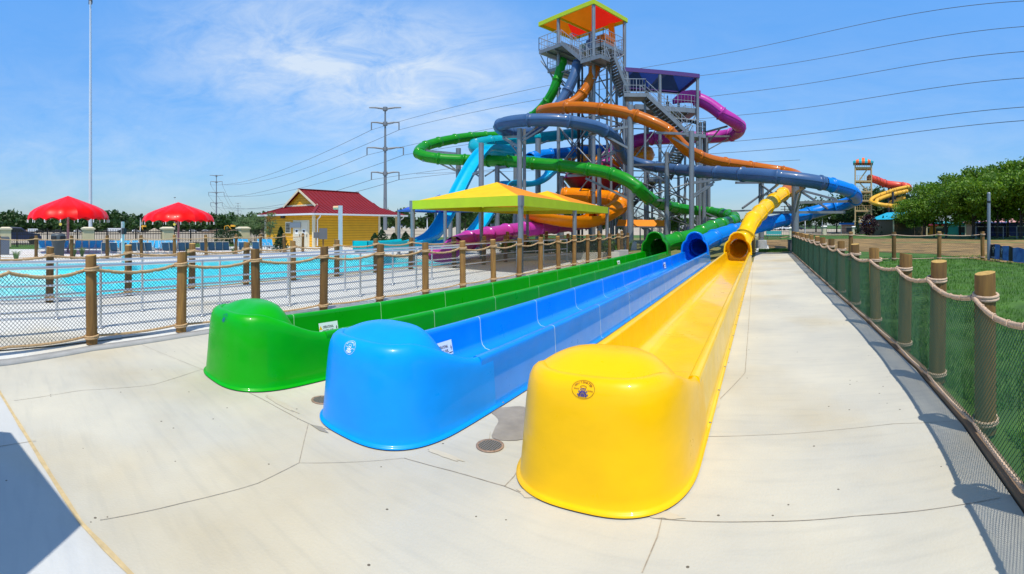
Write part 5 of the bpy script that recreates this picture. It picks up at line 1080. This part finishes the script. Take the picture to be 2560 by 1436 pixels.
# single trees and shrubs
o = tree_proto('young_tree', 4.6, 2.1, 1.0, 2600, .13, m_leafC, 31, 22, .08); place(o, 1682, 47, .95, None, 'bright young tree seen between the two right hand slide columns')
for i, (px, r, s, lab) in enumerate(((845 / 1 + 318, 120, 1.0, 'round dark tree left of the farther drop chute'), (1275, 95, .62, 'small dark tree right of the farther drop chute'))):
    o = copy_tree(tp3); place(o, px, r, s, None, lab); o['group'] = 'lone dark trees behind the chutes'
o = tree_proto('blossom_tree', 5.2, 2.6, .9, 2600, .12, m_leafD, 33, 24, .07, 3); place(o, 612, 44, .5, None, 'pale leafed tree growing left of the hut')
o2 = copy_tree(o); place(o2, 641, 46, .55, None, 'second pale leafed tree half hidden by the hut wall'); o2['group'] = o['group'] = 'pale trees left of the hut'
o = tree_proto('sapling', 3.0, .8, .4, 520, .07, m_leafD, 35, 16, .025, 4); place(o, 672, 34.0, .98, None, 'thin multi stemmed sapling in front of the yellow hut wall')
def bush(name, label, px, r, h, w, m, seed, n=900, ls=.06, cone=False, group=None, cat='shrub'):
    rng = random.Random(seed); p = A(px, r); t = thing(name, label, cat, p, group); b = MB(); b.cyl(p, p + Vector((0, 0, h * .6)), .03, 6); b.build('stem', m_bark, t); b = MB()
    for k in range(n):
        z = rng.random() ** .8; a = rng.uniform(0, 6.28); rr = w / 2 * ((1 - z) ** .75 if cone else math.sqrt(max(.02, 1 - (2 * z - 1) ** 2))) * rng.random() ** .35 * (1 + .18 * sin(5 * a + 7 * z)); leaf(b, Vector((p.x + rr * cos(a), p.y + rr * sin(a), .04 + z * h)), ls, rng, .6)
    b.build('foliage', m, t)
bush('arborvitae', 'dark green conical shrub beside the hut doors', 702, 29.5, 1.5, 1.05, m_conif, 41, 2200, .06, True)
for i, (px, r, h, lab) in enumerate(((555, 38, 1.25, 'rounded dark shrub by the iron fence behind the lounge chairs'), (585, 38.5, 1.15, 'second rounded dark shrub beside the iron fence near the hut'), (937, 36, 1.0, 'low conifer at the far corner of the hut wall'), (955, 36.5, 1.3, 'taller low conifer beside the hut porch'), (985, 37, 1.0, 'small conifer under the hut porch eave'), (1014, 36, 1.1, 'conifer bush between the hut porch and shelter post'))): bush('evergreen_shrub', lab, px, r, h, h * 1.15, m_conif, 50 + i, 900, .07, i > 1, 'evergreen shrubs around the hut')
bush('purple_shrub', 'plum red shrub before the low blue roofed building', 2173, 74, 3.2, 2.6, m_plum, 61, 900, .18)
for i, px in enumerate((2208, 2218, 2231, 2246, 2259, 2143)): bush('cypress', f'{ORD[i]} narrow dark cypress ' + ('from the left before the colourful buildings' if i < 5 else 'standing at the foot of the tan tower'), px, 76, 3.0, .9, m_conif, 70 + i, 420, .16, True, 'narrow cypresses before the buildings')
def grass_clump(label, px, r, h, seed, m=None):
    rng = random.Random(seed); p = A(px, r); b = MB()
    for k in range(90):
        a = rng.uniform(0, 6.28); l = h * rng.uniform(.6, 1.1); d = Vector((cos(a), sin(a), 0)); o = p + d * rng.uniform(0, .07); s = Vector((-d.y, d.x, 0)) * .009; q1 = o + d * l * .2 + Vector((0, 0, l * .7)); q2 = o + d * l * .55 + Vector((0, 0, l * .85)); b.add([o - s, o + s, q1 + s, q1 - s, q2], [(0, 1, 2, 3), (3, 2, 4)], False)
    tag(b.build('ornamental_grass', m or m_leafD), label, 'plant', 'clumps of ornamental grass')
for i, (px, r, h, lab) in enumerate(((40, 21.5, .6, 'dry grass clump left of the litter bin'), (185, 25, .5, 'grass clump beside the litter bin'), (205, 25.3, .55, 'grass clump right of the first far rope post'), (268, 25.6, .6, 'grass clump with yellow flowers before the chairs'), (1573, 30, .9, 'spiky grass clump beside the big steel footing'), (470, 25.8, .5, 'grass clump before the navy chairs'), (585, 26.5, .5, 'grass clump at the chair row end'))): grass_clump(lab, px, r, h, 80 + i)
# planting bed ledge behind the shelter
pa, pb_ = G(1236, 652), G(1545, 645)
b = MB(); b.bar(pa + Vector((0, 0, .15)), pb_ + Vector((0, 0, .15)), .3, .3); lw = b.build('low_wall', m_conc); tag(lw, 'low concrete ledge of the planting bed behind the shelter', 'wall')
for i in range(7): q = pa.lerp(pb_, (i + .5) / 7) + Vector((-.3, .9, 0)); bush('bedding_shrub', f'{ORD[i]} leafy shrub from the left in the bed behind the shelter', X0 + PXR * math.atan2(q.x, q.y), math.hypot(q.x, q.y), .8, .9, m_conif if i % 3 else m_leafC, 90 + i, 420, .08, False, 'shrubs in the bed behind the shelter')
rope_fence('dark rope and net fence behind the shelter beneath the tower', [(-12.6, 21.5), (-11.4, 23.6), (-10.4, 25.3), (-9.4, 26.6), (-8.3, 27.6)], 1.3, .09, .02, .055, .004, m_rope, m_net2, 1, 1.1, nseg=3, wrap=False)
# lawn blades right of the path
rng = random.Random(9); b = MB()
for k in range(70000):
    y = 1.5 + 22 * rng.random() ** 1.9; x = (1.9 if y > 3.4 else 1.45 + (y - 1.2) * .2) + (9.0 + y * .5) * rng.random() ** 1.5
    cl_n = noise.noise(Vector((x * 1.3, y * 1.3, 0)));
    if cl_n < -.35: continue
    h = (.045 + .05 * rng.random()) * (1 + .4 * cl_n) * (1 + .02 * y); a = rng.uniform(0, 6.28); w = .0035 * (1 + .12 * y); l = h * .55; dx, dy = cos(a), sin(a)
    b.add([(x - dy * w, y + dx * w, -.03), (x + dy * w, y - dx * w, -.03), (x + dx * l, y + dy * l, -.03 + h)], [(0, 1, 2)], False)
for k in range(3500):
    u = rng.random(); x = -.2 + 2.0 * u; y = 28.7 + 3.2 * rng.random(); h = .08 + .06 * rng.random(); a = rng.uniform(0, 6.28); w = .02; b.add([(x - sin(a) * w, y + cos(a) * w, -.03), (x + sin(a) * w, y - cos(a) * w, -.03), (x + cos(a) * .05, y + sin(a) * .05, h)], [(0, 1, 2)], False)
tag(b.build('grass', m_blade), 'short green lawn grass right of the path', 'grass', kind='stuff')
# ---------------------------------------------------------------- iron fence with cream pillars
t = thing('iron_fence', 'black iron picket fence with cream pillars behind the lounge chairs', 'fence', (-37, 5, 0)); fx = -37.0
y = -4.0; i = 0
while y < 27:
    y2 = min(27, y + 2.35); b = MB()
    for z in (.18, .95, 1.12): b.bar((fx, y, z), (fx, y2, z), .05, .06)
    k = y
    while k < y2: b.bar((fx, k, .05), (fx, k, 1.32), .036); k += .135
    b.build('picket_panel', m_black, t); b = MB(); b.box((fx, y, .7), (.1, .1, 1.4)); b.build('fence_post', m_black, t); y = y2; i += 1
for px in (14, 220, 418, 608):
    th = D(px); r = abs(36.9 / sin(th)); c = A(px, r); b = MB(); b.box((c.x, c.y, .65), (.85, .85, 1.3), 0); pl = b.build('pillar', M('pillar_cream', (.70, .60, .38), .8, var=.06, scale=3), t); b = MB(); b.box((c.x, c.y, 1.36), (1.0, 1.0, .12), 0); b.box((c.x, c.y, 1.46), (.96, .96, .09), 0, .6); b.build('cap', m_cream, pl)
t = thing('iron_fence', 'black iron fence with cream pillars along the far right lawn', 'fence', A(2000, 88)); pr_ = [A(1893, 60), A(1981, 62), A(2060, 78), A(2136, 82), A(2226, 86), A(2330, 90)]
for a, c in zip(pr_, pr_[1:]):
    b = MB()
    for z in (.2, 1.1, 1.5): b.bar(a + Vector((0, 0, z)), c + Vector((0, 0, z)), .05)
    n = int((c - a).length / .3)
    for k in range(n): q = a.lerp(c, k / n); b.bar(q, q + Vector((0, 0, 1.65)), .03)
    b.build('picket_panel', m_black, t)
for a, px, yt in zip(pr_[:-1], (1893, 1981, 2060, 2136, 2226), (578, 571, 567, 568, 568)):
    h = EYE - (yt - YH) / PXR * math.hypot(a.x, a.y); b = MB(); b.box((a.x, a.y, h / 2), (.75, .75, h)); pl = b.build('pillar', m_cream, t); b = MB(); b.box((a.x, a.y, h + .08), (.98, .98, .16), 0, .8); b.build('cap', m_white, pl)
# ---------------------------------------------------------------- transmission line
m_pyl = M('pylon_steel', (0.20, 0.22, 0.245), .5, metal=.3)
m_wire = M('wire', (0.16, 0.19, 0.23), .5, metal=.3)
def pylon(label, px, r, h, rot, arms):
    c = A(px, r); t = thing('transmission_pole', label, 'transmission pole', c, 'steel transmission poles'); b = MB(); b.tube([c, c + Vector((0, 0, h))], [.0095 * h + .3, .25], 14); b.build('mast', m_pyl, t); tips = []
    a = Vector((cos(rot), sin(rot), 0))
    for z, w, ins in arms:
        b = MB(); f = b2 = None
        for s in (-1, 1):
            p = c + Vector((0, 0, z * h)); e = p + a * s * w * h + Vector((0, 0, .012 * h)); b.tube([p, p.lerp(e, .6) + Vector((0, 0, .004 * h)), e], [.34, .27, .2], 6)
            if ins: b.tube([e, e - Vector((0, 0, .062 * h))], [.2, .2], 6); tips.append(e - Vector((0, 0, .062 * h)))
            else: tips.append(e)
        b.lathe(c + Vector((0, 0, z * h)), [(.75, -.6), (.8, 0), (.75, .6)], 10); b.build('cross_arm', m_pyl, t)
    return t, tips
ar = [(.985, .13, False), (.865, .112, True), (.66, .148, True), (.46, .112, True)]
r1 = 156; h1 = (563 - 268) / PXR * r1 + EYE; _, t1 = pylon('tall steel transmission pole rising behind the hut', 963, r1, h1, .78, ar)
r2 = 368; h2 = (563 - 438) / PXR * r2 + EYE; _, t2_ = pylon('smaller transmission pole between the right umbrella and the hut', 541, r2, h2, 1.1, ar)
r3 = 870; h3 = (563 - 508) / PXR * r3 + EYE; _, t3 = pylon('faint tiny transmission pole far behind the hut roof', 595, r3, h3, 1.1, ar)
def wire(a, c, sag, rad, n=40):
    b = MB(); q = []
    for i in range(n + 1):
        k = i / n; v = Vector(a).lerp(Vector(c), k); v.z -= sag * 4 * k * (1 - k); q.append(v)
    b.tube(q, rad, 4, False); return b
wl = 'power line '
for i in range(2, 8):
    lv = ('top', 'top', 'middle', 'middle', 'lowest', 'lowest')[i - 2]; sd_ = ('left', 'right')[i % 2]
    tag(wire(t1[i], t2_[i], 5.5, .075).build('power_line', m_wire), f'{lv} {sd_} power line sagging from the tall pole to the smaller one', 'power line', 'power lines')
    tag(wire(t2_[i], t3[i], 9, .11).build('power_line', m_wire), f'{lv} {sd_} faint power line between the two farther poles', 'power line', 'power lines')
# right-hand spans: towards a pole outside the picture
ends = {2: (2660, 0, 74), 3: (2660, 62, 76), 4: (2660, 124, 72), 5: (2660, 190, 74), 6: (2660, 262, 70), 7: (2660, 296, 72)}
mid = {2: (1790, 138, 118), 3: (1900, 170, 112), 4: (1900, 226, 112), 5: (1900, 283, 112), 6: (1900, 348, 112), 7: (1900, 376, 112)}
for i in range(2, 8):
    q = spline([t1[i], P(*mid[i]), P(*ends[i])], 3.0); b = MB(); b.tube(q, .055, 4, False); lv = ('uppermost', 'second', 'third', 'fourth', 'fifth', 'lowest')[i - 2]
    tag(b.build('power_line', m_wire), f'{lv} power line crossing the sky on the right', 'power line', 'power lines')
b = MB(); b.tube(spline([P(1040, 435, 140), P(1400, 425, 130), P(1900, 405, 120), P(2000, 400, 118)], 4), .05, 4, False); tag(b.build('power_line', m_wire), 'low power line passing behind the slide columns', 'power line', 'power lines')
# wooden utility poles far right of the yellow tube
for i, (px, r, yt, lab) in enumerate(((1872, 190, 532, 'utility pole left of the yellow tube'), (1962, 150, 515, 'utility pole just right of the yellow tube'), (1985, 170, 520, 'utility pole behind the blue bend'))):
    c = A(px, r); h = EYE + (563 - yt) / PXR * r; t = thing('utility_pole', lab, 'utility pole', c, 'wooden utility poles'); b = MB(); b.cyl(c, c + Vector((0, 0, h)), .22, 8, .15); b.build('shaft', m_bark, t); b = MB()
    for z in (.97, .86): b.bar(c + Vector((-1.3, .2, h * z)), c + Vector((1.3, -.2, h * z)), .18)
    b.build('cross_arm', m_bark, t)
for i, (px, r, yt, lab) in enumerate(((351, 110, 545, 'thin white lamp pole left of the right umbrella'), (1068, 90, 545, 'lamp pole seen under the lime shelter edge'), (2013, 95, 545, 'slim lamp pole before the dark trees'), (2056, 95, 535, 'second slim lamp pole before the dark trees'), (437, 150, 494, 'dark mast poking up behind the right umbrella'))):
    c = A(px, r); h = EYE + (563 - yt) / PXR * r; t = thing('lamp_pole', lab, 'lamp pole', c); b = MB(); b.cyl(c, c + Vector((0, 0, h)), .12, 8, .08); b.build('shaft', m_gutter, t); b = MB(); b.box((c.x, c.y, h), (.9, .4, .15)); b.build('lamp_head', m_dark, t)
# ---------------------------------------------------------------- tan tower with its slides
m_tan = M('tan_paint', (.56, .40, .19), .6, var=.05); rt = 90
tt = thing('slide_tower', 'distant tan slide tower under a striped turquoise and orange canopy', 'slide tower', A(2158, rt)); o = A(2158, rt); TT = lin(Vector((o.x, o.y)), (.98, -.2), (.2, .98))
def zt(py, r=rt): return EYE + (YH - py) / PXR * r
zc = zt(406)
for u in (-1.5, 1.5):
    for v in (-1.5, 1.5): b = MB(); b.cyl(TT(u, v), TT(u, v, zc), .13, 8); b.build('column', m_tan, tt)
for k, py in enumerate((555, 528, 503, 481, 455, 422)):
    z = zt(py); b = MB(); b.bar(TT(-1.6, 0, z), TT(1.6, 0, z), 3.2, .28); b.build('platform', m_tan, tt); b = MB()
    for p, q in (((-1.5, -1.5), (1.5, -1.5)), ((1.5, -1.5), (1.5, 1.5)), ((-1.5, 1.5), (-1.5, -1.5))): rail_panel(b, TT(*p, z), TT(*q, z), 1.0, .4, True, .05)
    b.build('railing', m_tan, tt)
zs = [0] + [zt(p) for p in (555, 528, 503, 481, 455, 422)]
for k in range(6): b = MB(); s = 1 if k % 2 else -1; b.bar(TT(-.9 * s, -.7, zs[k]), TT(.9 * s, -.7, zs[k + 1]), 1.0, .16); b.build('stair_flight', m_tan, tt)
b = MB(); b.cur = 0; m_st = [M('stripe_turquoise', (.02, .42, .5), .6), M('stripe_orange', (.85, .13, .02), .6)]
for k in range(7):
    b.cur = k % 2; u0, u1 = -1.9 + 3.8 * k / 7, -1.9 + 3.8 * (k + 1) / 7
    b.grid([[TT(u, v, zc - .05 + .95 * (1 - max(abs(u), abs(v)) / 1.9) ** .75 - (.3 if e else 0)) for v, e in ((-1.9, 1), (-1.899, 0), (-1.3, 0), (-.6, 0), (0, 0), (.6, 0), (1.3, 0), (1.899, 0), (1.9, 1))] for u in (u0, (u0 + u1) / 2, u1)], smooth=False)
b.build('canopy', m_st, tt)
def far_slide(label, paths, rad, m, posts):
    t = thing('water_slide', label, 'water slide', A(2230, 92))
    for p in paths: slide_tube(t, 'tube', [P(*q) for q in p], rad, m, .5, 4, n=12, seamrib=False)
    for px, yt, r in posts: b = MB(); b.cyl(A(px, r), P(px, yt, r), .22, 8); b.build('support', m_dark, t)
far_slide('distant red tube slide leaving the tan tower towards the trees', [[(2172, 446, 91), (2190, 450, 92), (2215, 460, 94), (2245, 464, 95), (2268, 467, 95), (2272, 472, 96)], [(2230, 468, 95), (2262, 472, 96)]], .75, M('red_tube', (.72, .07, .03), .35), [(2222, 465, 95)])
far_slide('distant pair of yellow tube slides curling beside the leafy trees', [[(2272, 467, 94), (2240, 474, 92), (2205, 486, 89), (2182, 496, 87), (2178, 505, 85), (2195, 511, 84), (2230, 515, 86), (2275, 519, 88)], [(2268, 478, 92), (2240, 484, 90), (2208, 494, 88), (2192, 502, 86), (2192, 509, 84.6), (2210, 513, 85), (2250, 518, 87)], [(2262, 494, 92), (2235, 503, 91), (2222, 511, 90), (2245, 515, 91)]], .36, M('mustard_tube', (.80, .42, .03), .35), [(2232, 480, 89), (2238, 480, 91)])
# ---------------------------------------------------------------- colourful park buildings behind the trees
def kiosk(label, px, r, w, dpt, yw, yr, wall, roof, gable=True, opening=True, rot=0.0):
    c = A(px, r); th = D(px); U = Vector((cos(th), -sin(th), 0)); V = Vector((sin(th), cos(th), 0)); U = Matrix.Rotation(rot, 3, 'Z') @ U; V = Matrix.Rotation(rot, 3, 'Z') @ V
    hw = EYE + (YH - yw) / PXR * r; hr = EYE + (YH - yr) / PXR * r; T = lin(Vector((c.x, c.y)), U, V); t = thing('park_building', label, 'building', c, 'colourful park buildings behind the trees')
    b = MB(); b.bar(T(-w / 2, dpt / 2, hw / 2), T(w / 2, dpt / 2, hw / 2), dpt, hw); b.build('wall', wall, t)
    b = MB(); e = .5
    if gable:
        for s in (-1, 1): b.quad(T(s * (w / 2 + e), -e, hw), T(0, -e, hr), T(0, dpt + e, hr), T(s * (w / 2 + e), dpt + e, hw))
    else:
        b.quad(T(-w / 2 - e, -e, hw), T(w / 2 + e, -e, hw), T(w / 2 + e, dpt / 2, hr), T(-w / 2 - e, dpt / 2, hr)); b.quad(T(-w / 2 - e, dpt + e, hw), T(-w / 2 - e, dpt / 2, hr), T(w / 2 + e, dpt / 2, hr), T(w / 2 + e, dpt + e, hw))
    b.build('roof', roof, t)
    if gable: b = MB(); b.poly([T(-w / 2, -.02, hw), T(w / 2, -.02, hw), T(0, -.02, hr - .15)]); b.build('gable', wall, t)
    if opening:
        for s in (-.28, .24):
            b = MB(); b.bar(T(s * w - w * .13, -.03, hw * .45), T(s * w + w * .13, -.03, hw * .45), .06, hw * .5); f = b.build('window', m_dark, t); b = MB(); b.bar(T(s * w - w * .15, -.05, hw * .73), T(s * w + w * .15, -.05, hw * .73), .07, .14); b.build('window_trim', m_cream, f)
    for s in (-1, 1): b = MB(); b.bar(T(s * w / 2, -.03, 0), T(s * w / 2, -.03, hw), .16); b.build('corner_trim', m_cream, t)
ct = lambda n, c: M(n, c, .55, var=.06)
m_troof = ct('turquoise_roof', (0.0, .42, .62)); m_broof = ct('bright_blue_roof', (.01, .22, .60)); m_pink = ct('pink_roof', (.80, .04, .16)); m_tealp = ct('teal_wall', (.05, .36, .36)); m_or = ct('orange_wall', (.60, .22, .03)); m_brick = ct('salmon_wall', (.45, .26, .17)); m_nav = ct('navy_wall', (.02, .03, .16)); m_pinkw = ct('pale_pink_wall', (.7, .35, .33))
kiosk('low salmon building with bright blue roof at the foot of the tan tower', 2175, 92, 11, 6, 562, 557, m_brick, m_broof, False)
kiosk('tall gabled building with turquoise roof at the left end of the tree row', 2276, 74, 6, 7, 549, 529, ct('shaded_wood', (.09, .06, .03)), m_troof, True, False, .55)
kiosk('small orange hut with pink roof behind the tree row', 2302, 82, 4.5, 5, 562, 555, m_or, m_pink, False)
kiosk('orange hut with wide pink roof behind the third and fourth trees', 2333, 80, 4.2, 5, 563, 556, m_or, m_pink, False)
kiosk('wide teal building with cream trim in the middle of the tree row', 2385, 80, 6.6, 5, 559, 553, m_tealp, m_tealp, False)
kiosk('pale pink booth behind the tree row left of the grey pole', 2437, 78, 3, 4, 557, 552, m_pinkw, m_pinkw, False, False)
kiosk('dark navy booth with orange trim seen on both sides of the grey pole', 2478, 70, 4.6, 4, 558, 555, m_nav, ct('navy_roof', (.02, .05, .25)), False, True)
kiosk('turquoise and dark building at the far right behind the trees', 2535, 72, 5.5, 5, 556, 546, m_nav, m_pinkw, False, True)
for i, (px, yt, lab, m) in enumerate(((2517, 548, 'turquoise totem behind the right trees', m_troof), (2238, 548, 'slim blue pylon sign beside the turquoise roof', m_broof), (2253, 553, 'orange totem under the turquoise roof', m_or))):
    c = A(px, 72 + i * 5); h = EYE + (YH - yt) / PXR * (72 + i * 5); t = thing('totem_sign', lab, 'sign', c); b = MB(); b.box((c.x, c.y, h / 2), (.7, .3, h), .3, .85); b.build('board', m, t); b = MB(); b.lathe(c, [(.5, 0), (.5, .12), (.3, .2)], 10); b.build('base', m_grey, t)
t = thing('chain_fence', 'thin grey posts and wire behind the dirt field at far right', 'fence', A(2500, 58))
for k in range(5):
    c = A(2440 + k * 34, 57); b = MB(); b.cyl(c, c + Vector((0, 0, 1.5)), .06, 6); b.build('fence_post', m_steel2, t)
for z in (1.45, .8):
    b = MB(); b.tube([A(2440 + k * 34, 57, z) for k in range(5)], .02, 4); b.build('wire', m_steel2, t)
t = thing('park_bench', 'teal bench on the lawn left of the net fence end', 'bench', A(1935, 57)); c = A(1935, 57); b = MB(); b.box((c.x, c.y, .45), (1.8, .5, .08)); b.build('seat', m_tealp, t); b = MB(); b.box((c.x, c.y + .25, .75), (1.8, .06, .4)); b.build('backrest', m_tealp, t)
for s in (-.8, .8): b = MB(); b.box((c.x + s, c.y, .22), (.08, .45, .44)); b.build('leg', m_dark, t)
# stadium-like blocks far behind the hut porch
for px, r, w, y0, lab, m in ((1018, 300, 19, 549, 'far white and blue stand with stacked levels right of the hut', ct('stand_white', (.6, .63, .68))), (1055, 310, 14, 552, 'far dark blue and red block beside the white stand', ct('stand_blue', (.05, .10, .28))), (985, 320, 16, 545, 'far grey stand seen under the hut porch', ct('stand_grey', (.3, .33, .4)))):
    c = A(px, r); h = EYE + (YH - y0) / PXR * r; t = thing('grandstand', lab, 'grandstand', c); th = D(px); U = Vector((cos(th), -sin(th), 0))
    for k in range(4): z0, z1 = h * (.25 * k), h * (.25 * k + .18); b = MB(); b.bar(c - U * w / 2 * (1 - .1 * k) + Vector((0, 0, (z0 + z1) / 2)), c + U * w / 2 + Vector((0, 0, (z0 + z1) / 2)), 8, z1 - z0); b.build('level', m if k % 2 == 0 else (m_nav if 'red' not in lab else m_crim), t)
    b = MB(); b.bar(c - U * w * .3, c - U * w * .3 + Vector((0, 0, h * 1.02)), 1.2); b.build('stair_core', m, t)
# ---------------------------------------------------------------- vehicles and the building site
m_tyre = M('tyre', (.02, .02, .02), .8); m_glass = M('car_glass', (.02, .025, .03), .1, coat=.5)
def car_proto(name, kind, m):
    t = thing(name, 'x', kind); van = kind in ('van', 'lorry', 'trailer'); b = MB()
    prof = {'car': [(-2.15, .45), (-2.2, .75), (-2.0, .95), (-1.75, 1.35), (-.6, 1.5), (.4, 1.45), (1.0, 1.02), (2.0, .85), (2.2, .6), (2.15, .35)], 'pickup': [(-2.7, .5), (-2.7, 1.1), (-.9, 1.1), (-.75, 1.75), (.6, 1.75), (1.1, 1.2), (2.4, 1.05), (2.6, .7), (2.55, .4)], 'trailer': [(-3.2, .6), (-3.2, 2.7), (3.0, 2.7), (3.2, 2.5), (3.2, .6)], 'lorry': [(-6, 1.0), (-6, 3.3), (6, 3.3), (6, 1.0)]}[kind]; w = .9 if kind in ('car', 'pickup') else 1.1
    rows = []
    for y, s in ((-w, .94), (-w * .94, 1), (w * .94, 1), (w, .94)): rows.append([(x * (1 if abs(y) < w else .985), y, .3 + (z - .3) * s if z > .6 else z) for x, z in prof])
    b.grid(rows, smooth=False); n = len(prof); b.poly(rows[0]); b.poly(rows[-1][::-1]); b.poly([rows[i][0] for i in range(4)] + [rows[i][-1] for i in (3, 2, 1, 0)]); b.build('body', m, t)
    if not van:
        b = MB()
        for s in (-1, 1): b = MB(); b.poly([(x, s * (w * 1.003), z) for x, z in ([(-1.6, 1.0), (-1.45, 1.3), (-.6, 1.4), (.35, 1.36), (.75, 1.02)] if kind == 'car' else [(-.7, 1.2), (-.6, 1.62), (.5, 1.62), (.85, 1.22)])]); b.build('side_windows', m_glass, t)
    for x in ((-1.35, 1.35) if kind == 'car' else (-1.7, 1.7) if kind == 'pickup' else (-.5, .5) if kind == 'trailer' else (-4.5, -3.4, 4.6)):
        for s in (-1, 1): b = MB(); b.cyl((x, s * w * .78, .34), (x, s * w * 1.02, .34), .34, 14); b.build('wheel', m_tyre, t)
    return t
pa_w = ct('car_white', (.75, .76, .78)); pa_k = ct('car_black', (.015, .016, .02)); pa_b = ct('car_navy', (.02, .03, .08))
protos = {}
def vehicle(name, kind, m, px, r, rot, label, group='parked vehicles', s=1.0):
    k = (kind, m.name)
    if k not in protos: protos[k] = o = car_proto(name, kind, m)
    else: o = copy_tree(protos[k])
    o.location = A(px, r, LOT if r > 190 and px < 700 else -.01); o.rotation_euler = (0, 0, D(px) * -1 + rot); o.scale = (s, s, s); o['label'] = label; o['group'] = group
vehicle('parked_car', 'car', pa_b, 42, 43, .0, 'dark navy car parked just behind the iron fence at far left')
vehicle('cargo_trailer', 'trailer', pa_w, 82, 236, .1, 'white box trailer left of the red umbrella pole', s=.75)
vehicle('parked_car', 'car', pa_k, 100, 232, .3, 'black car parked beside the white box trailer')
vehicle('pickup_truck', 'pickup', pa_k, 143, 234, .1, 'black pickup parked left of the umbrella pole')
vehicle('parked_car', 'car', pa_w, 195, 232, .1, 'white car parked right of the first umbrella pole')
vehicle('lorry', 'lorry', pa_w, 287, 245, .1, 'long white lorry parked right of the light mast', s=.68)
vehicle('parked_car', 'car', pa_w, 340, 238, .2, 'white car parked beside the long lorry'); vehicle('parked_car', 'car', pa_k, 305, 234, .2, 'black car parked in front of the long lorry')
vehicle('parked_car', 'car', pa_w, 483, 240, .1, 'white car parked right of the second umbrella pole'); vehicle('parked_car', 'car', pa_w, 515, 244, .1, 'white car parked just left of the smaller transmission pole')
for i in range(9): vehicle('parked_car', 'car', (pa_w, pa_k, pa_b)[i % 3], 1905 + i * 11, 150 + (i % 3) * 8, .3 * (i % 2), f'{ORD[i]} car from the left in the far car park under the blue bend', 'cars in the far car park')
for i in range(5): vehicle('parked_car', 'car', (pa_k, pa_b, pa_w)[i % 3], 1695 + i * 10, 130, .2, f'{ORD[i]} car from the left parked beyond the young tree', 'cars beyond the young tree')
m_cat = ct('digger_yellow', (.75, .38, .02))
def digger(label, px, r, s, rot):
    c = A(px, r, LOT); t = thing('excavator', label, 'excavator', c, 'yellow excavators on the building site'); U = Vector((cos(rot), sin(rot), 0))
    b = MB()
    for k in (-1, 1): v = Vector((-U.y, U.x, 0)) * k * 1.1 * s; b.bar(c + v - U * 1.8 * s + Vector((0, 0, .45 * s)), c + v + U * 1.8 * s + Vector((0, 0, .45 * s)), .5 * s, .8 * s)
    b.build('track', m_tyre, t); b = MB(); b.box((c.x, c.y, 1.6 * s), (3.2 * s, 2.2 * s, 1.2 * s), rot, .9); b.build('body', m_cat, t); b = MB(); q = c + U * .8 * s; b.box((q.x, q.y, 2.4 * s), (1.2 * s, 1 * s, 1.2 * s), rot); b.build('cab', m_glass, t)
    b = MB(); p0 = c + U * 1.2 * s + Vector((0, 0, 1.8 * s)); p1 = c + U * 3.4 * s + Vector((0, 0, 4.6 * s)); p2 = c + U * 6 * s + Vector((0, 0, 4.0 * s)); p3 = c + U * 6.2 * s + Vector((0, 0, 1.4 * s)); b.bar(p0, p1, .4 * s); b.bar(p1, p2, .4 * s); b.bar(p2, p3, .3 * s); b.build('boom', m_cat, t); b = MB(); b.box((p3.x, p3.y, p3.z - .3 * s), (1 * s, 1 * s, .9 * s), rot, .6); b.build('bucket', m_dark, t)
digger('yellow excavator on a soil heap beside the pale trees', 583, 250, .8, 3.9); digger('yellow excavator left of the sand pile under the right umbrella', 360, 245, .7, 3.4)
for px, r, w, h, m, lab in ((386, 236, 9, 2.4, m_gravel, 'pale sand heap beyond the iron fence'), (545, 246, 20, 1.7, m_soil, 'wide brown soil heap beyond the iron fence'), (585, 249, 13, 1.6, m_soil, 'soil heap under the yellow excavator'), (70, 245, 16, 1.6, m_soil, 'low brown heap behind the white trailer')):
    c = A(px, r); b = MB(); rows = []
    for i in range(33):
        a = 2 * pi * i / 32; rows.append([(c.x + w / 2 * k * cos(a) * (1 + .15 * sin(3 * a + px)), c.y + w / 2 * k * sin(a), LOT + h * (1 - k) ** .9 * (1 + .2 * sin(2 * a) * k) - .05) for k in (1, .8, .55, .3, .1, 0)])
    b.grid(rows); tag(b.build('heap', m), lab, 'heap', 'heaps on the building site')
# signs with round yellow dials on posts behind the umbrella
for px, r, lab in ((151, 60, 'round yellow and black sign on a post behind the iron fence at left'), (436, 70, 'round yellow sign on a post left of the second umbrella pole')):
    c = A(px, r); t = thing('round_sign', lab, 'sign', c, 'round signs behind the iron fence'); b = MB(); b.cyl(c, c + Vector((0, 0, 1.6)), .06, 8); b.build('post', m_black, t); d = -A(px, 1).normalized(); p = Vector((c.x, c.y, 1.75)); b = MB(); b.cyl(p, p + d * .06, .26, 20); f = b.build('board', m_black, t); b = MB(); b.cyl(p + d * .061, p + d * .075, .19, 20); b.build('disc', M('sign_yellow', (.75, .65, .1), .5), f)
t = thing('concrete_planter', 'grey concrete block beside the last left fence post', 'planter', A(1545, 24.8)); c = A(1545, 24.8); b = MB(); b.box((c.x, c.y, .18), (1.1, .7, .36), .3, .95); b.build('block', m_curb, t); b = MB(); b.box((c.x + 1.2, c.y + .5, .1), (1.6, .8, .2), .3); b.build('soil_bed', m_soil, t)
t = thing('grey_box', 'small grey utility box at the far end of the net fence', 'utility box', A(1977, 29.5)); c = A(1977, 29.5); b = MB(); b.box((c.x, c.y, .35), (.35, .35, .7), .1, .95); b.build('cabinet', m_grey, t); b = MB(); b.box((c.x, c.y, .73), (.4, .4, .06), .1); b.build('lid', m_grey, t)
